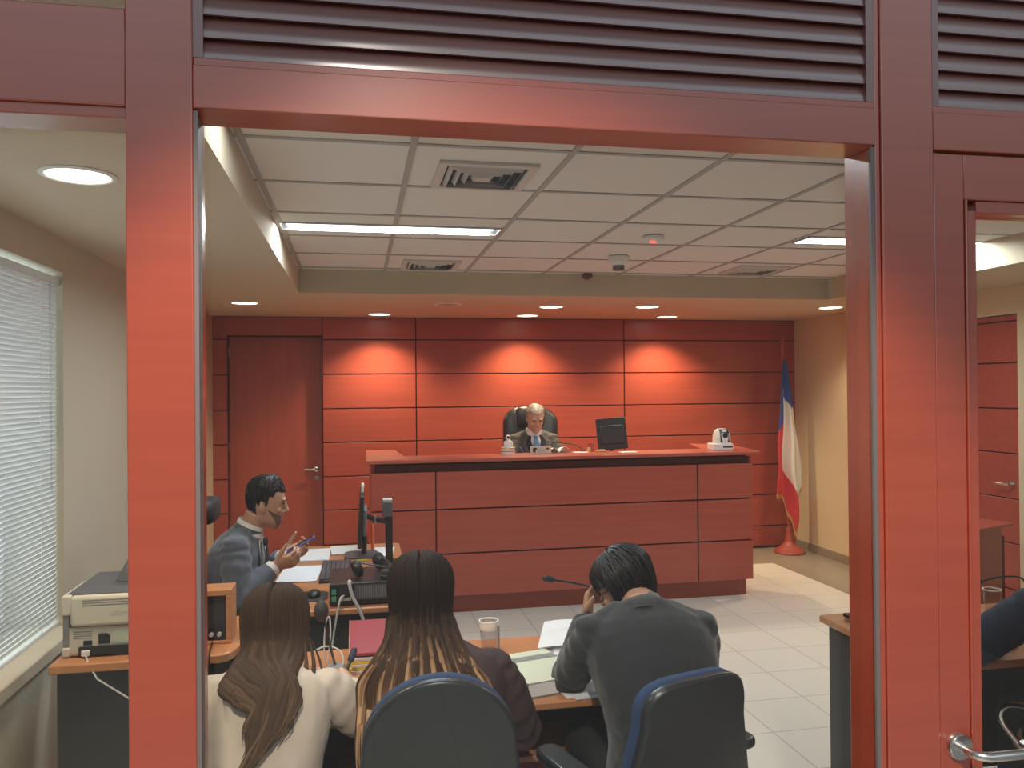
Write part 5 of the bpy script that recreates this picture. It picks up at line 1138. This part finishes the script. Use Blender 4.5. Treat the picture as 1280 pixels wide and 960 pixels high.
hair_cap(o, Hc, Rh, .95, lambda a, u: (.006 + .020 * max(0, 1 - u * 1.9)) + .010 * (1 - math.cos(a)) * .5 * max(0, 1 - u), lambda a: -.060 if abs(a) < R(58) else (-.005 if abs(a) < R(84) else (-.022 if abs(a) < R(97) else (.045 if abs(a) < R(115) else .072))), M['hairblack'], 260, .045, .006, .005, .004, seed=8)
eyes(o, Hc, Rh, .95, True)
b = B(); P = []
for i in range(33):
    a = R(97 + 166 * i / 32); row = []
    for k in range(8):
        u = k / 7; zt = -.046 + .026 * (abs(a - PI) / R(83)) ** 2; zb = -.117 + .034 * (abs(a - PI) / R(83)) ** 1.5; z = zt + (zb - zt) * u; row.append(Hc + Rh @ hs(PI + (a - PI) * (1 - .42 * u), z, .005 - .003 * (abs(a - PI) / R(83)) ** 3) * .95)
    P.append(row)
b.sheet(P, .002); b.out('beard', mat('short_beard', (.150, .085, .060), .8, var=.7, vscale=260), o, local=True)
def shirt_front(o, bd, tie, shirt='shirt', vbot=.50, lapel=None, wide=24, vest=None, g=.022):
    def Vw(t): return R(wide) * max(.03, (t - vbot) / (.97 - vbot))
    b = B(); b.sheet([[bd.pt(vbot + (.99 - vbot) * i / 14, PI / 2 + Vw(vbot + (.99 - vbot) * i / 14) * (j / 8 - .5) * 2.3, g) for j in range(9)] for i in range(15)], .004); b.out('shirt_front', M[vest or shirt], o, local=True)
    c = B(); dirn = (bd.nb - bez(bd.hip, bd.mid, bd.nb, .9)).normalized(); q, ax, ay, a, bb = bd.sec(.99)
    up = (dirn * .6 + V((0, .1, .9))).normalized(); rg = [c.ring(bd.nb + up * z + V((0, .006, 0)), ax, ay, .064 + gg, .062 + gg, 24) for z, gg in ((-.01, .014), (.012, .010), (.045, .004), (.048, .0), (.02, -.004))]; c.loft(rg); c.out('shirt_collar', M[shirt], o, local=True)
    if vest:
        b = B(); b.sheet([[bd.pt(.80 + .19 * i / 6, PI / 2 + R(15) * (.2 + .8 * i / 6) * (j / 6 - .5) * 2, g + .006) for j in range(7)] for i in range(7)], .003); b.out('shirt_collar', M[shirt], o, local=True)
    b = B(); b.sheet([[bd.pt(.955 - (.955 - vbot) * i / 12, PI / 2 + R(4.0 + 5.0 * min(1, i / 7)) * (j / 4 - .5) * 2, g + .010 + .006 * (1 - abs(j - 2) / 2)) for j in range(5)] for i in range(13)], .004); b.out('tie', M[tie], o, local=True)
    kn = bd.pt(.975, PI / 2, g + .012); b = B(); b.ell(kn, (.020, .014, .020)); b.out('tie_knot', M[tie], o, local=True)
    if lapel:
        for s in (-1, 1):
            b = B(); b.sheet([[bd.pt(vbot + (.985 - vbot) * i / 14, PI / 2 + s * (Vw(vbot + (.985 - vbot) * i / 14) + R(1 + (13 if i < 11 else 19 - i) * (min(1, i / 9)) * j / 4)), g + .006 + .004 * math.sin(PI * j / 4)) for j in range(5)] for i in range(15)], .005); b.out('lapel', M[lapel], o, local=True)
shirt_front(o, bd, 'tienavy', lapel='suitblue', vbot=.38, wide=26)
for Wp, E in ((WR_, L(-.555, 3.915, .765)), (WL_, L(-.52, 4.37, .775))):
    d = (Wp - E).normalized(); B().tube([Wp - d * .05, Wp - d * .012], [.0405, .040], 16).out('shirt_cuff', M['shirt'], o, local=True)
t = thing('mobile_phone', 'mobile phone in purple case held by the man in the grey-blue suit', 'phone', (-.30, 4.12, .95))
rt = Matrix.Rotation(R(-28), 3, 'Y') @ Matrix.Rotation(R(0), 3, 'Z')
rel(B().box(-.075, .075, -.037, .037, -.005, .004), (-.285, 4.118, .975), rt).out('case', M['purple'], t, bevel=.003)
rel(B().box(-.070, .070, -.033, .033, .0042, .0055), (-.285, 4.118, .975), rt).out('screen', M['black'], t)

# ---- judge
loc, face = (1.545, 6.93, PZ), 180; L0 = wl((loc[0], loc[1], PZ), face); L = L0
Hc, Rh = L(1.535, 6.895, 1.482), rot_head(-2, 29, 2)
o, bd = person('elderly grey-haired judge in tweed jacket and light blue tie, reading behind the bench', loc, face, L(1.54, 7.02, .83), L(1.532, 6.965, 1.345), Hc, Rh,
    [dict(S=L(1.70, 6.96, 1.275), E=L(1.765, 6.86, 1.10), W=L(1.62, 6.66, 1.135), f=(.5, .8, 0), n=(.1, 0, -1), s=-1, curls=(14, 20, 12)),
     dict(S=L(1.365, 6.96, 1.275), E=L(1.295, 6.86, 1.10), W=L(1.40, 6.60, 1.165), f=(-.3, .85, .1), n=(-.7, .1, -.6), s=1, curls=((30, 40, 25), (40, 45, 30), (48, 50, 30), (50, 50, 30)))],
    skin='skinpale', bulge=.02, w=1.0, top='suitolive', shoulder=.068, amp=1.0, sc=.97, pads=True)
hair_cap(o, Hc, Rh, .97, lambda a, u: .007 + .004 * (1 - u), lambda a: -.055 if abs(a) < R(60) else (.0 if abs(a) < R(84) else (-.012 if abs(a) < R(100) else .074)), M['hairgrey'], 200, .035, .003, .004, .003, seed=21)
eyes(o, Hc, Rh, .97, True, 'hairgrey')
shirt_front(o, bd, 'tieblue', lapel='suitolive', vbot=.50, wide=26, vest='vest')
t = thing('pen', "blue pen in the judge's writing hand behind the figurine", 'pen', (1.30, 6.5, 1.2))
pa, pb = V((1.385, 6.50, 1.135)), V((1.325, 6.535, 1.255)); B().tube([pa, pb], [.004, .005], 10, True).out('barrel', mat('blue_pen', (.04, .10, .42), .35), t)
pd = (pb - pa).normalized(); B().tube([pb - pd * .03 + V((0, -.006, 0)), pb + pd * .004 + V((0, -.006, 0))], .0018, 6, True).out('clip', M['steel'], t)

# ---- person in navy at the second table, mostly hidden by the door edge
loc, face = (2.58, 2.24, 0), 2; L = wl(loc, face)
Hc, Rh = L(2.62, 2.50, 1.24), rot_head(10, 12, 0)
o, bd = person('person in navy jacket and dark trousers at the second table, seen through the door', loc, face, L(2.58, 2.20, .545), L(2.57, 2.40, 1.06), Hc, Rh,
    [dict(S=L(2.345, 2.38, .985), E=L(2.135, 2.50, .800), W=L(2.33, 2.66, .79), f=(.85, .5, 0), n=(0, 0, -1), s=-1, curls=(15, 22, 14)),
     dict(S=L(2.78, 2.38, .985), E=L(2.88, 2.46, .785), W=L(2.58, 2.70, .785), f=(-.8, .6, 0), n=(0, 0, -1), s=1, curls=(15, 22, 14))],
    skin='skin', bulge=.05, w=1.04, top='navy', shoulder=.078, sleeve=.024, loose=.024, amp=1.3)
hair_cap(o, Hc, Rh, 1, lambda a, u: .014, lambda a: -.07 if abs(a) < R(60) else (-.02 if abs(a) < R(100) else .055), M['hairdark'], 220, .05, .008, .0055, seed=31)
eyes(o, Hc, Rh, 1)
